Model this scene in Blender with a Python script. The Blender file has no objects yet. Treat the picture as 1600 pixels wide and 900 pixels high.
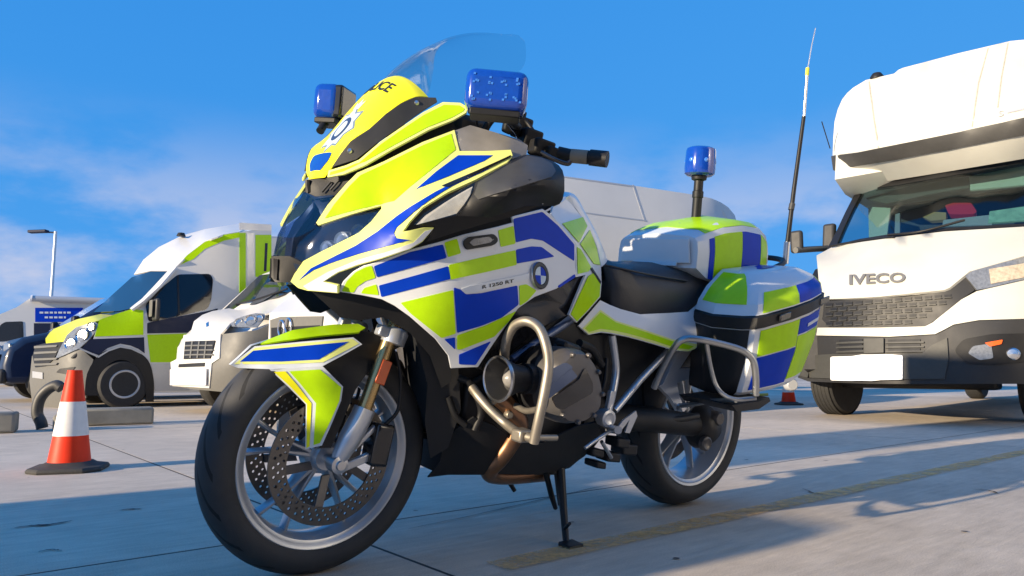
import bpy, bmesh, math, random
import numpy as np
from mathutils import Vector, Matrix
from mathutils.geometry import delaunay_2d_cdt

SC = bpy.context.scene
COL = SC.collection
R = math.radians

# ------------------------------------------------------------------ camera
CAM_H, PITCH, FPX = 0.517, 6.15, 1155.0
cam = bpy.data.cameras.new('camera')
cam.sensor_width = 36.0
cam.lens = FPX / 1600.0 * 36.0
cam.clip_start, cam.clip_end = 0.05, 3000.0
camo = bpy.data.objects.new('camera', cam)
COL.objects.link(camo)
camo.location = (0, 0, CAM_H)
camo.rotation_euler = (R(90 + PITCH), 0, 0)
SC.camera = camo

# ------------------------------------------------------------------ sky, sun, exposure
SUN_EL, SUN_AZ = 13.0, 35.0        # low winter sun from the left, a little behind the camera
sdir = Vector((-math.cos(R(SUN_AZ)) * math.cos(R(SUN_EL)), -math.sin(R(SUN_AZ)) * math.cos(R(SUN_EL)), math.sin(R(SUN_EL))))
SC.world = bpy.data.worlds.new('World')
SC.world.use_nodes = True
nt = SC.world.node_tree
nt.nodes.clear()
wo = nt.nodes.new('ShaderNodeOutputWorld')
bg = nt.nodes.new('ShaderNodeBackground')
sky = nt.nodes.new('ShaderNodeTexSky')
sky.sky_type = 'NISHITA'
sky.sun_disc = False
sky.sun_elevation = R(SUN_EL)
sky.sun_rotation = math.atan2(sdir.x, sdir.y)
sky.altitude = 0
sky.air_density, sky.dust_density, sky.ozone_density = 0.8, 0.0, 5.0
bg.inputs[1].default_value = 0.15
# thin wisps of cloud near the horizon, laid out in world directions
wtc = nt.nodes.new('ShaderNodeTexCoord')
sep = nt.nodes.new('ShaderNodeSeparateXYZ')
nrm = nt.nodes.new('ShaderNodeVectorMath'); nrm.operation = 'NORMALIZE'
nt.links.new(wtc.outputs['Generated'], nrm.inputs[0])
nt.links.new(nrm.outputs[0], sep.inputs[0])
mp = nt.nodes.new('ShaderNodeMapping'); mp.inputs['Scale'].default_value = (2.6, 2.6, 6.0); mp.inputs['Location'].default_value = (8.8, 6.1, 1.7)
nt.links.new(nrm.outputs[0], mp.inputs[0])
cn = nt.nodes.new('ShaderNodeTexNoise'); cn.inputs['Scale'].default_value = 1.25; cn.inputs['Detail'].default_value = 7; cn.inputs['Roughness'].default_value = 0.55
nt.links.new(mp.outputs[0], cn.inputs[0])
cr1 = nt.nodes.new('ShaderNodeMapRange'); cr1.interpolation_type = 'SMOOTHSTEP'
for k, v in ((1, 0.40), (2, 0.60), (3, 0.0), (4, 0.88)): cr1.inputs[k].default_value = v
nt.links.new(cn.outputs[0], cr1.inputs[0])
cr2 = nt.nodes.new('ShaderNodeMapRange'); cr2.interpolation_type = 'SMOOTHSTEP'
for k, v in ((1, 0.10), (2, 0.34), (3, 1.0), (4, 0.0)): cr2.inputs[k].default_value = v
nt.links.new(sep.outputs[2], cr2.inputs[0])
cm = nt.nodes.new('ShaderNodeMath'); cm.operation = 'MULTIPLY'
nt.links.new(cr1.outputs[0], cm.inputs[0]); nt.links.new(cr2.outputs[0], cm.inputs[1])
# the camera's rendering of that sky: deep, even blue (same response in every direction)
spc = nt.nodes.new('ShaderNodeSeparateColor'); cbc = nt.nodes.new('ShaderNodeCombineColor')
nt.links.new(sky.outputs[0], spc.inputs[0])
for ch, (ga, kk) in enumerate(((0.72, 1.5), (4.3, 2.7), (11.0, 3.1))):
    m1 = nt.nodes.new('ShaderNodeMath'); m1.operation = 'MULTIPLY'; m1.inputs[1].default_value = ga
    m2 = nt.nodes.new('ShaderNodeMath'); m2.operation = 'MULTIPLY_ADD'; m2.inputs[1].default_value = kk; m2.inputs[2].default_value = 1.0
    m3 = nt.nodes.new('ShaderNodeMath'); m3.operation = 'DIVIDE'
    nt.links.new(spc.outputs[ch], m1.inputs[0]); nt.links.new(spc.outputs[ch], m2.inputs[0]); nt.links.new(m1.outputs[0], m3.inputs[0]); nt.links.new(m2.outputs[0], m3.inputs[1]); nt.links.new(m3.outputs[0], cbc.inputs[ch])
mixc = nt.nodes.new('ShaderNodeMix'); mixc.data_type = 'RGBA'
mixc.inputs[7].default_value = (2.4, 2.5, 3.1, 1)
nt.links.new(cm.outputs[0], mixc.inputs[0]); nt.links.new(cbc.outputs[0], mixc.inputs[6])
nt.links.new(mixc.outputs[2], bg.inputs[0]); nt.links.new(bg.outputs[0], wo.inputs[0])

sl = bpy.data.lights.new('sun', 'SUN')
sl.energy, sl.angle, sl.color = 5.0, R(0.6), (1.0, 0.82, 0.58)
so = bpy.data.objects.new('sun', sl); COL.objects.link(so)
so.rotation_euler = sdir.to_track_quat('Z', 'Y').to_euler()
so.location = (-6, -4, 8)

vs = SC.view_settings
vs.view_transform, vs.look, vs.gamma, vs.exposure = 'Standard', 'None', 1.0, 0.78
vs.use_curve_mapping = False
SC.render.resolution_x, SC.render.resolution_y = 1024, 576
SC.render.engine = 'CYCLES'

# ------------------------------------------------------------------ materials
def srgb(r, g, b):
    f = lambda c: (c / 12.92 if c <= 0.04045 else ((c + 0.055) / 1.055) ** 2.4)
    return (f(r / 255), f(g / 255), f(b / 255))

def mat(name, col, rough=0.5, metal=0.0, coat=0.0, spec=0.5, var=0.06, scale=30.0, bump=0.0, bscale=200.0, rvar=0.1, emit=None, sheen=0.0):
    m = bpy.data.materials.new(name); m.use_nodes = True
    t = m.node_tree; b = t.nodes['Principled BSDF']
    b.inputs['Roughness'].default_value = rough; b.inputs['Metallic'].default_value = metal
    b.inputs['Coat Weight'].default_value = coat; b.inputs['Coat Roughness'].default_value = 0.06
    b.inputs['Specular IOR Level'].default_value = spec
    tc = t.nodes.new('ShaderNodeTexCoord')
    n = t.nodes.new('ShaderNodeTexNoise'); n.inputs['Scale'].default_value = scale; n.inputs['Detail'].default_value = 5
    t.links.new(tc.outputs['Object'], n.inputs[0])
    mx = t.nodes.new('ShaderNodeMix'); mx.data_type = 'RGBA'
    mx.inputs[6].default_value = (*[c * (1 - var) for c in col], 1); mx.inputs[7].default_value = (*[min(1, c * (1 + var)) for c in col], 1)
    t.links.new(n.outputs[0], mx.inputs[0]); t.links.new(mx.outputs[2], b.inputs['Base Color'])
    mr = t.nodes.new('ShaderNodeMapRange'); mr.inputs[3].default_value = max(0.02, rough - rvar); mr.inputs[4].default_value = min(1, rough + rvar)
    n2 = t.nodes.new('ShaderNodeTexNoise'); n2.inputs['Scale'].default_value = scale * 0.35; n2.inputs['Detail'].default_value = 4
    t.links.new(tc.outputs['Object'], n2.inputs[0]); t.links.new(n2.outputs[0], mr.inputs[0]); t.links.new(mr.outputs[0], b.inputs['Roughness'])
    if bump:
        bn = t.nodes.new('ShaderNodeTexNoise'); bn.inputs['Scale'].default_value = bscale; bn.inputs['Detail'].default_value = 3
        t.links.new(tc.outputs['Object'], bn.inputs[0])
        bp = t.nodes.new('ShaderNodeBump'); bp.inputs['Strength'].default_value = bump; bp.inputs['Distance'].default_value = 0.002
        t.links.new(bn.outputs[0], bp.inputs['Height']); t.links.new(bp.outputs[0], b.inputs['Normal'])
    if emit: b.inputs['Emission Color'].default_value = (*emit[:3], 1); b.inputs['Emission Strength'].default_value = emit[3]
    return m

def glass(name, tintc, trans=0.9, rough=0.02, ior=1.45):
    """thin clear sheet: tinted see-through with a fresnel reflection"""
    m = bpy.data.materials.new(name); m.use_nodes = True; t = m.node_tree; t.nodes.clear()
    o = t.nodes.new('ShaderNodeOutputMaterial'); mx = t.nodes.new('ShaderNodeMixShader')
    tr = t.nodes.new('ShaderNodeBsdfTransparent'); tr.inputs[0].default_value = (*[c * trans for c in tintc], 1)
    gl = t.nodes.new('ShaderNodeBsdfGlossy'); gl.inputs['Roughness'].default_value = rough
    fr = t.nodes.new('ShaderNodeFresnel'); g = t.nodes.new('ShaderNodeNewGeometry'); mi = t.nodes.new('ShaderNodeMapRange')
    mi.inputs[3].default_value = ior; mi.inputs[4].default_value = 1.0 / ior
    t.links.new(g.outputs['Backfacing'], mi.inputs[0]); t.links.new(mi.outputs[0], fr.inputs[0])
    t.links.new(fr.outputs[0], mx.inputs[0]); t.links.new(tr.outputs[0], mx.inputs[1]); t.links.new(gl.outputs[0], mx.inputs[2]); t.links.new(mx.outputs[0], o.inputs[0])
    return m

M = {}
M['white'] = mat('white paint', (0.66, 0.68, 0.70), 0.30, coat=0.25, var=0.05, scale=14)
M['yellow'] = mat('fluorescent yellow vinyl', (0.85, 0.82, 0.008), 0.38, spec=0.3, coat=0.12, var=0.04, bump=0.06, bscale=140)
M['lime'] = mat('fluorescent lime vinyl', (0.45, 0.74, 0.004), 0.34, spec=0.15, coat=0.10, var=0.10, scale=45, bump=0.10, bscale=160)
M['pale'] = mat('pale yellow reflective tape', (0.76, 0.80, 0.24), 0.46, spec=0.3, coat=0.0, var=0.04)
M['blue'] = mat('royal blue reflective vinyl', (0.002, 0.042, 0.46), 0.32, coat=0.06, spec=0.08, var=0.1)
M['silver_tape'] = mat('silver reflective tape', (0.62, 0.66, 0.70), 0.34, coat=0.3)
M['black'] = mat('black plastic', (0.012, 0.012, 0.013), 0.5, spec=0.35, var=0.2, bump=0.15, bscale=700)
M['grey_plastic'] = mat('dark grey plastic', (0.045, 0.044, 0.042), 0.5, var=0.15, bump=0.15, bscale=700)
M['gloss_black'] = mat('gloss black', (0.012, 0.012, 0.014), 0.18, coat=0.5)
M['seat'] = mat('black seat vinyl', (0.018, 0.020, 0.026), 0.46, var=0.15, bump=0.3, bscale=500)
M['metal'] = mat('brushed silver metal', (0.60, 0.61, 0.63), 0.33, metal=1.0, scale=50)
M['alloy'] = mat('silver painted alloy', (0.50, 0.52, 0.55), 0.32, metal=0.55, coat=0.3)
M['bar'] = mat('bead blasted steel tube', (0.30, 0.27, 0.225), 0.48, metal=0.75, scale=40, var=0.2)
M['guard'] = mat('grey steel tube', (0.36, 0.37, 0.38), 0.35, metal=0.9)
M['gold'] = mat('gold anodised fork tube', (0.52, 0.36, 0.16), 0.28, metal=0.9)
M['engine'] = mat('dark cast engine metal', (0.022, 0.023, 0.026), 0.48, metal=0.35, var=0.2, bump=0.2, bscale=350)
M['engine_grey'] = mat('grey cylinder cover', (0.105, 0.10, 0.10), 0.40, metal=0.35, var=0.15)
M['engine_blue'] = mat('slate cover plate', (0.09, 0.12, 0.20), 0.33, metal=0.4)
M['pipe'] = mat('heat browned exhaust steel', (0.30, 0.16, 0.09), 0.34, metal=0.9, var=0.35, scale=22)
M['amber'] = mat('orange reflector', (0.75, 0.12, 0.02), 0.25, coat=0.6, bump=0.3, bscale=900)
M['glass'] = glass('clear screen', (0.95, 0.97, 0.97), 0.97, ior=1.3)
M['headglass'] = glass('headlamp cover', (0.72, 0.80, 0.95), 0.9, ior=1.75)
M['lensglass'] = glass('clear lamp lens', (0.95, 0.95, 0.93), 0.9)
M['chrome'] = mat('lamp reflector', (0.8, 0.8, 0.8), 0.15, metal=1.0, var=0.1)
M['lampgrey'] = mat('indicator reflector', (0.74, 0.72, 0.69), 0.25, metal=0.1, var=0.3, scale=60, bump=0.8, bscale=70)
M['bowl'] = mat('smoked lamp housing', (0.03, 0.036, 0.055), 0.4, var=0.5, scale=25)
M['dark'] = mat('dark cavity', (0.012, 0.013, 0.016), 0.6)
M['lettering'] = mat('black lettering', (0.015, 0.015, 0.015), 0.4)

# ------------------------------------------------------------------ helpers
_th = R(PITCH)
_C = np.array([0, 0, CAM_H]); _fw = np.array([0, math.cos(_th), math.sin(_th)]); _rt = np.array([1.0, 0, 0]); _up = np.array([0, -math.sin(_th), math.cos(_th)])

class Frame:
    """a thing's own axes: x forward, y to its left, z up; at() surveys a point of it from the photograph and a known offset"""
    def __init__(s, O, head, lean=0.0):
        d = np.array([head[0], head[1], 0.0]); d /= np.linalg.norm(d)
        left = np.array([-d[1], d[0], 0.0]); Z = np.array([0, 0, 1.0]); la = R(lean)
        s.u = math.cos(la) * Z + math.sin(la) * left; s.l = math.cos(la) * left - math.sin(la) * Z; s.d = d
        s.O = np.array(O, float); s.M = np.stack([s.d, s.l, s.u]); s.Cb = s.M @ (_C - s.O)
    def at(s, u, v, val, ax=1):
        r = s.M @ (_fw * FPX + _rt * (u - 800.0) + _up * (450.0 - v))
        t = (val - s.Cb[ax]) / r[ax]
        return s.Cb + t * r
    def matrix(s):
        m = Matrix.Identity(4)
        for i, v in enumerate((s.d, s.l, s.u)):
            for k in range(3): m[k][i] = v[k]
        for k in range(3): m[k][3] = s.O[k]
        return m

class Surf:
    """thin plate spline of the lateral offset y over surveyed points"""
    def __init__(s, F, ctrl, ax=1):
        s.F, s.ax = F, ax
        c = np.array(ctrl, float); s.p = c[:, :2] / 100.0; n = len(c)
        K = s._k(s.p, s.p) + np.eye(n) * 1e-3
        Pm = np.hstack([np.ones((n, 1)), s.p]); A = np.zeros((n + 3, n + 3)); A[:n, :n] = K; A[:n, n:] = Pm; A[n:, :n] = Pm.T
        s.w = np.linalg.solve(A, np.concatenate([c[:, 2], np.zeros(3)]))
    def _k(s, a, b):
        r2 = ((a[:, None] - b[None]) ** 2).sum(-1); return 0.5 * r2 * np.log(r2 + 1e-9)
    def y(s, u, v):
        q = np.array([[u, v]]) / 100.0
        return float((s._k(q, s.p) @ s.w[:-3])[0] + s.w[-3] + q[0] @ s.w[-2:])
    def at(s, u, v): return s.F.at(u, v, s.y(u, v), s.ax)

def prop(o, label=None, cat=None, group=None, kind=None):
    for k, v in (('label', label), ('category', cat), ('group', group), ('kind', kind)):
        if v: o[k] = v
    return o

def empty(name, F, label=None, cat=None, group=None):
    o = bpy.data.objects.new(name, None); COL.objects.link(o)
    o.empty_display_size = 0.2
    o.matrix_world = F.matrix() if isinstance(F, Frame) else Matrix.Translation(F)
    return prop(o, label, cat, group)

def mesh(name, V, Fc, m, parent=None, smooth=True, ang=40, bevel=0.0, seg=2):
    me = bpy.data.meshes.new(name); me.from_pydata([tuple(map(float, v)) for v in V], [], [tuple(f) for f in Fc]); me.validate()
    me.materials.append(M[m] if isinstance(m, str) else m)
    if smooth:
        me.polygons.foreach_set('use_smooth', [True] * len(me.polygons))
        me.set_sharp_from_angle(angle=R(ang))
    o = bpy.data.objects.new(name, me); COL.objects.link(o)
    if parent is not None: o.parent = parent
    if bevel:
        b = o.modifiers.new('edge', 'BEVEL'); b.width = bevel; b.segments = seg; b.limit_method = 'ANGLE'; b.angle_limit = R(35)
    return o

def resample(poly, res):
    out = []
    for i, a in enumerate(poly):
        b = poly[(i + 1) % len(poly)]; L = math.hypot(b[0] - a[0], b[1] - a[1]); n = max(1, int(math.ceil(L / res)))
        for k in range(n): out.append((a[0] + (b[0] - a[0]) * k / n, a[1] + (b[1] - a[1]) * k / n))
    return out

def crv(pts, n=5, closed=False):
    """Catmull-Rom through points of any dimension"""
    P = [np.array(p, float) for p in pts]; out = []; N = len(P)
    rng = range(N) if closed else range(N - 1)
    for i in rng:
        if closed: p0, p1, p2, p3 = P[i - 1], P[i], P[(i + 1) % N], P[(i + 2) % N]
        else: p1, p2 = P[i], P[i + 1]; p0 = P[i - 1] if i else 2 * p1 - p2; p3 = P[i + 2] if i + 2 < N else 2 * p2 - p1
        for k in range(n):
            t = k / n
            out.append(0.5 * (2 * p1 + (p2 - p0) * t + (2 * p0 - 5 * p1 + 4 * p2 - p3) * t * t + (3 * p1 - p0 - 3 * p2 + p3) * t ** 3))
    if not closed: out.append(P[-1])
    return out

def rounded(poly, r=3.0, n=4):
    """cut polygon corners into small arcs"""
    out = []; N = len(poly)
    for i in range(N):
        p = np.array(poly[i], float); a = np.array(poly[i - 1], float); b = np.array(poly[(i + 1) % N], float)
        da, db = a - p, b - p; la, lb = np.linalg.norm(da), np.linalg.norm(db); k = min(r, la * 0.45, lb * 0.45)
        s, e = p + da / la * k, p + db / lb * k
        for j in range(n + 1):
            t = j / n; out.append(tuple((1 - t) ** 2 * s + 2 * t * (1 - t) * p + t * t * e))
    return out

def tess(poly, res, holes=()):
    rings = [resample(poly, res)] + [resample(h, res) for h in holes]
    vs, es = [], []
    for rg in rings:
        b = len(vs); vs += rg; es += [(b + i, b + (i + 1) % len(rg)) for i in range(len(rg))]
    def inside(x, y, pg):
        c = False; j = len(pg) - 1
        for i in range(len(pg)):
            if (pg[i][1] > y) != (pg[j][1] > y) and x < (pg[j][0] - pg[i][0]) * (y - pg[i][1]) / (pg[j][1] - pg[i][1]) + pg[i][0]: c = not c
            j = i
        return c
    def near(x, y): return any((x - q[0]) ** 2 + (y - q[1]) ** 2 < (0.45 * res) ** 2 for q in vs[:nb])
    nb = len(vs)
    xs = [p[0] for p in rings[0]]; ys = [p[1] for p in rings[0]]
    y = min(ys) + res / 2; row = 0
    while y < max(ys):
        x = min(xs) + (res / 2 if row % 2 else res)
        while x < max(xs):
            if inside(x, y, rings[0]) and not any(inside(x, y, h) for h in rings[1:]) and not near(x, y): vs.append((x, y))
            x += res
        y += res * 0.87; row += 1
    r = delaunay_2d_cdt([Vector(v) for v in vs], es, [], 0, 1e-5)
    V2 = [tuple(v) for v in r[0]]; T = []
    for f in r[2]:
        cx = sum(V2[i][0] for i in f) / len(f); cy = sum(V2[i][1] for i in f) / len(f)
        if inside(cx, cy, rings[0]) and not any(inside(cx, cy, h) for h in rings[1:]): T.append(list(f))
    return V2, T

def thicken(V, T, eye, off, th):
    """lift a sheet outwards by off and give it thickness th inwards"""
    V = np.array(V, float); N = np.zeros_like(V); T = [list(t) for t in T]
    for t in T:
        a = np.cross(V[t[1]] - V[t[0]], V[t[2]] - V[t[0]]); N[t] += a
    c = V.mean(0)
    if (N.sum(0) @ (np.array(eye) - c)) < 0: N = -N; T = [t[::-1] for t in T]
    ln = np.linalg.norm(N, axis=1, keepdims=True); N = N / np.where(ln < 1e-12, 1, ln)
    top = V + N * off; bot = V + N * (off - th); n = len(V)
    cnt = {}
    for t in T:
        for i in range(len(t)): cnt[(t[i], t[(i + 1) % len(t)])] = 1
    side = [(b, a, a + n, b + n) for (a, b) in cnt if (b, a) not in cnt]
    return list(top) + list(bot), T + [[i + n for i in t[::-1]] for t in T] + side

def both(name, V, Fc, m, parent, mirror, **k):
    """one mesh, and its mirror image on the other side of the thing"""
    o = mesh(name, V, Fc, m, parent[0] if isinstance(parent, tuple) else parent, **k)
    if not mirror: return o
    V2 = [(v[0], -v[1], v[2]) for v in V]
    o2 = mesh(name, V2, [f[::-1] for f in Fc], m, parent[1] if isinstance(parent, tuple) else parent, **k)
    return (o, o2)

def patch(name, poly, S, m, parent, off=0.0, th=0.004, res=14, mirror=True, holes=(), bevel=0.0, rnd=0.0):
    if rnd: poly = rounded(poly, rnd)
    V2, T = tess(poly, res, holes)
    V = [S.at(*p) for p in V2]
    V, Fc = thicken(V, T, S.F.Cb, off, th)
    return both(name, V, Fc, m, parent, mirror, bevel=bevel)

def tube(name, pts, r, m, parent, mirror=False, n=6, sides=12, smooth=True, r_end=None):
    P = crv(pts, n) if (smooth and len(pts) > 2) else [np.array(p, float) for p in pts]
    V, Fc = tubegeo(P, r, sides, r_end); return both(name, V, Fc, m, parent, mirror)

def tubegeo(P, r, sides=12, r_end=None):
    V, Fc = [], []; N = len(P); up = None
    for i, p in enumerate(P):
        t = P[min(i + 1, N - 1)] - P[max(i - 1, 0)]; t = t / (np.linalg.norm(t) + 1e-12)
        if up is None:
            up = np.array([0, 0, 1.0]) if abs(t[2]) < 0.9 else np.array([1.0, 0, 0])
        up = up - t * (up @ t); up /= np.linalg.norm(up); s = np.cross(t, up)
        rr = (r[i] if hasattr(r, '__len__') else (r if r_end is None else r + (r_end - r) * i / (N - 1)))
        for k in range(sides):
            a = 2 * math.pi * k / sides; V.append(p + rr * (math.cos(a) * up + math.sin(a) * s))
    for i in range(N - 1):
        for k in range(sides):
            a, b = i * sides + k, i * sides + (k + 1) % sides; Fc.append((a, b, b + sides, a + sides))
    Fc.append(tuple(range(sides))[::-1]); Fc.append(tuple(range((N - 1) * sides, N * sides)))
    return V, Fc

def lathe(name, prof, c, axis, m, parent, n=48, mirror=False, closed=False, **k):
    """prof: (radius, offset along axis)"""
    V, Fc = lathegeo(prof, c, axis, n, closed); return both(name, V, Fc, m, parent, mirror, **k)

def lathegeo(prof, c, axis, n=48, closed=False):
    ax = np.array(axis, float); ax /= np.linalg.norm(ax); c = np.array(c, float)
    a0 = np.array([0, 0, 1.0]) if abs(ax[2]) < 0.9 else np.array([1.0, 0, 0]); a0 = a0 - ax * (a0 @ ax); a0 /= np.linalg.norm(a0); b0 = np.cross(ax, a0)
    V, Fc = [], []; K = len(prof)
    for i in range(n):
        a = 2 * math.pi * i / n; e = math.cos(a) * a0 + math.sin(a) * b0
        for (r, h) in prof: V.append(c + e * r + ax * h)
    for i in range(n):
        j = (i + 1) % n
        for k in range(K if closed else K - 1):
            k2 = (k + 1) % K; Fc.append((i * K + k, j * K + k, j * K + k2, i * K + k2))
    if not closed:
        if prof[0][0] > 1e-6: Fc.append(tuple(i * K for i in range(n))[::-1])
        if prof[-1][0] > 1e-6: Fc.append(tuple(i * K + K - 1 for i in range(n)))
    return V, Fc

def loft(name, rings, m, parent, mirror=False, cap=True, **k):
    n = len(rings[0]); V = [p for r in rings for p in r]; Fc = []
    for i in range(len(rings) - 1):
        for j in range(n):
            a, b = i * n + j, i * n + (j + 1) % n; Fc.append((a, b, b + n, a + n))
    if cap: Fc.append(tuple(range(n))[::-1]); Fc.append(tuple(range((len(rings) - 1) * n, len(rings) * n)))
    o = both(name, V, Fc, m, parent, mirror, **k)
    for q in (o if isinstance(o, tuple) else (o,)):
        bm = bmesh.new(); bm.from_mesh(q.data); bmesh.ops.recalc_face_normals(bm, faces=bm.faces); bm.to_mesh(q.data); bm.free()
    return o

def boxgeo(lo, hi):
    (a, b, c), (d, e, f) = lo, hi
    return [(a, b, c), (d, b, c), (d, e, c), (a, e, c), (a, b, f), (d, b, f), (d, e, f), (a, e, f)], [(0, 3, 2, 1), (4, 5, 6, 7), (0, 1, 5, 4), (1, 2, 6, 5), (2, 3, 7, 6), (3, 0, 4, 7)]

def box(name, lo, hi, m, parent, mirror=False, **k):
    V, Fc = boxgeo(lo, hi); return both(name, V, Fc, m, parent, mirror, **k)

def obox(name, c, ex, ey, ez, m, parent, mirror=False, **k):
    """box from centre and three half-axis vectors"""
    c, ex, ey, ez = (np.array(q, float) for q in (c, ex, ey, ez))
    V = [c + sx * ex + sy * ey + sz * ez for sz in (-1, 1) for (sx, sy) in ((-1, -1), (1, -1), (1, 1), (-1, 1))]
    Fc = [(0, 3, 2, 1), (4, 5, 6, 7), (0, 1, 5, 4), (1, 2, 6, 5), (2, 3, 7, 6), (3, 0, 4, 7)]
    o = both(name, V, Fc, m, parent, mirror, **k)
    for q in (o if isinstance(o, tuple) else (o,)):
        bm = bmesh.new(); bm.from_mesh(q.data); bmesh.ops.recalc_face_normals(bm, faces=bm.faces); bm.to_mesh(q.data); bm.free()
    return o

def prism(name, poly, y0, y1, m, parent, mirror=False, ax=1, **k):
    """side outline (x, z) given width from y0 to y1"""
    V = []; n = len(poly)
    for y in (y0, y1): V += [((p[0], y, p[1]) if ax == 1 else (y, p[0], p[1])) for p in poly]
    Fc = [tuple(range(n)), tuple(range(n, 2 * n))[::-1]] + [(i, (i + 1) % n, n + (i + 1) % n, n + i) for i in range(n)]
    o = both(name, V, Fc, m, parent, mirror, **k)
    for q in (o if isinstance(o, tuple) else (o,)):
        bm = bmesh.new(); bm.from_mesh(q.data); bmesh.ops.recalc_face_normals(bm, faces=bm.faces); bm.to_mesh(q.data); bm.free()
    return o

def text2d(s, size=1.0, bold=0.0):
    """flat glyph outlines as vertices and faces"""
    cu = bpy.data.curves.new('glyphs', 'FONT'); cu.body = s; cu.size = size; cu.align_x = 'CENTER'; cu.align_y = 'CENTER'; cu.offset = bold; cu.resolution_u = 3
    o = bpy.data.objects.new('glyphs', cu); COL.objects.link(o)
    dg = bpy.context.evaluated_depsgraph_get(); me = o.evaluated_get(dg).to_mesh()
    V = [tuple(v.co[:2]) for v in me.vertices]; Fc = [tuple(p.vertices) for p in me.polygons]
    o.evaluated_get(dg).to_mesh_clear(); bpy.data.objects.remove(o); bpy.data.curves.remove(cu)
    return V, Fc

# ------------------------------------------------------------------ extra bike materials
def nd(t, op, a, b=None, c=None):
    n = t.nodes.new('ShaderNodeMath'); n.operation = op
    for i, v in enumerate((a, b, c)):
        if v is None: continue
        if isinstance(v, (int, float)): n.inputs[i].default_value = v
        else: t.links.new(v, n.inputs[i])
    return n.outputs[0]

def tyre_mat():
    m = mat('tyre rubber', (0.032, 0.032, 0.033), 0.66, var=0.25, scale=25, bump=0.2, bscale=300); t = m.node_tree; b = t.nodes['Principled BSDF']
    tc = t.nodes.new('ShaderNodeTexCoord'); s = t.nodes.new('ShaderNodeSeparateXYZ'); t.links.new(tc.outputs['Object'], s.inputs[0])
    a = nd(t, 'ARCTAN2', s.outputs[2], s.outputs[0]); ay = nd(t, 'ABSOLUTE', s.outputs[1])
    side = nd(t, 'MULTIPLY', nd(t, 'SIGN', s.outputs[1]), 0.5)
    ph = nd(t, 'ADD', nd(t, 'ADD', nd(t, 'MULTIPLY', a, 18 / (2 * math.pi)), nd(t, 'MULTIPLY', ay, 24.0)), side)
    fr = nd(t, 'ABSOLUTE', nd(t, 'SUBTRACT', nd(t, 'FRACT', ph), 0.5))
    g1 = nd(t, 'LESS_THAN', fr, 0.10)
    g = nd(t, 'MULTIPLY', g1, nd(t, 'MULTIPLY', nd(t, 'GREATER_THAN', ay, 0.006), nd(t, 'LESS_THAN', ay, 0.052)))
    bp = [n for n in t.nodes if n.type == 'BUMP'][0]
    b2 = t.nodes.new('ShaderNodeBump'); b2.invert = True; b2.inputs['Strength'].default_value = 1.0; b2.inputs['Distance'].default_value = 0.008
    t.links.new(g, b2.inputs['Height']); t.links.new(bp.outputs[0], b2.inputs['Normal']); t.links.new(b2.outputs[0], b.inputs['Normal'])
    src = b.inputs['Base Color'].links[0].from_socket
    mx = t.nodes.new('ShaderNodeMix'); mx.data_type = 'RGBA'; mx.inputs[7].default_value = (0.0015, 0.0015, 0.0015, 1)
    t.links.new(g, mx.inputs[0]); t.links.new(src, mx.inputs[6]); t.links.new(mx.outputs[2], b.inputs['Base Color'])
    return m
M['tyre'] = tyre_mat()
M['car_tyre'] = mat('van tyre rubber', (0.022, 0.022, 0.022), 0.75, var=0.3)

def disc_mat():
    m = mat('drilled brake disc steel', (0.16, 0.145, 0.13), 0.36, metal=0.8, var=0.2, scale=60); t = m.node_tree
    out = [n for n in t.nodes if n.type == 'OUTPUT_MATERIAL'][0]; b = t.nodes['Principled BSDF']
    tc = t.nodes.new('ShaderNodeTexCoord'); s = t.nodes.new('ShaderNodeSeparateXYZ'); t.links.new(tc.outputs['Object'], s.inputs[0])
    a = nd(t, 'ARCTAN2', s.outputs[2], s.outputs[0])
    r = nd(t, 'SQRT', nd(t, 'ADD', nd(t, 'POWER', s.outputs[0], 2.0), nd(t, 'POWER', s.outputs[2], 2.0)))
    rr = nd(t, 'DIVIDE', nd(t, 'SUBTRACT', r, 0.118), 0.0115); ring = nd(t, 'FLOOR', rr)
    fa = nd(t, 'FRACT', nd(t, 'ADD', nd(t, 'MULTIPLY', a, 40 / (2 * math.pi)), nd(t, 'MULTIPLY', ring, 0.37)))
    dx = nd(t, 'MULTIPLY', nd(t, 'SUBTRACT', fa, 0.5), 0.0215); dy = nd(t, 'MULTIPLY', nd(t, 'SUBTRACT', nd(t, 'FRACT', rr), 0.5), 0.0115)
    dist = nd(t, 'SQRT', nd(t, 'ADD', nd(t, 'POWER', dx, 2.0), nd(t, 'POWER', dy, 2.0)))
    ok = nd(t, 'MULTIPLY', nd(t, 'LESS_THAN', dist, 0.0036), nd(t, 'MULTIPLY', nd(t, 'GREATER_THAN', ring, -0.5), nd(t, 'LESS_THAN', ring, 2.5)))
    tr = t.nodes.new('ShaderNodeBsdfTransparent'); mx = t.nodes.new('ShaderNodeMixShader')
    t.links.new(ok, mx.inputs[0]); t.links.new(b.outputs[0], mx.inputs[1]); t.links.new(tr.outputs[0], mx.inputs[2]); t.links.new(mx.outputs[0], out.inputs[0])
    return m
M['disc'] = disc_mat()
M['bluelens'] = mat('blue beacon lens', (0.005, 0.05, 0.36), 0.12, coat=1.0, var=0.2, scale=90)
M['led'] = mat('pale blue led optic', (0.05, 0.20, 0.66), 0.2, coat=1.0, var=0.4, scale=300)
M['smoke'] = glass('smoked deflector', (0.34, 0.36, 0.40), 0.75)

# ------------------------------------------------------------------ the motorcycle
BF = Frame((0.62087721, 2.90602354, 0.00072938), (-0.76923894, -0.63896123), 7.9972)
P = BF.at
bike = empty('motorcycle', BF, 'police motorcycle in blue and lime chequered livery, leaning on its side stand', 'motorcycle')
S = lambda ctrl: Surf(BF, ctrl)

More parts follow.
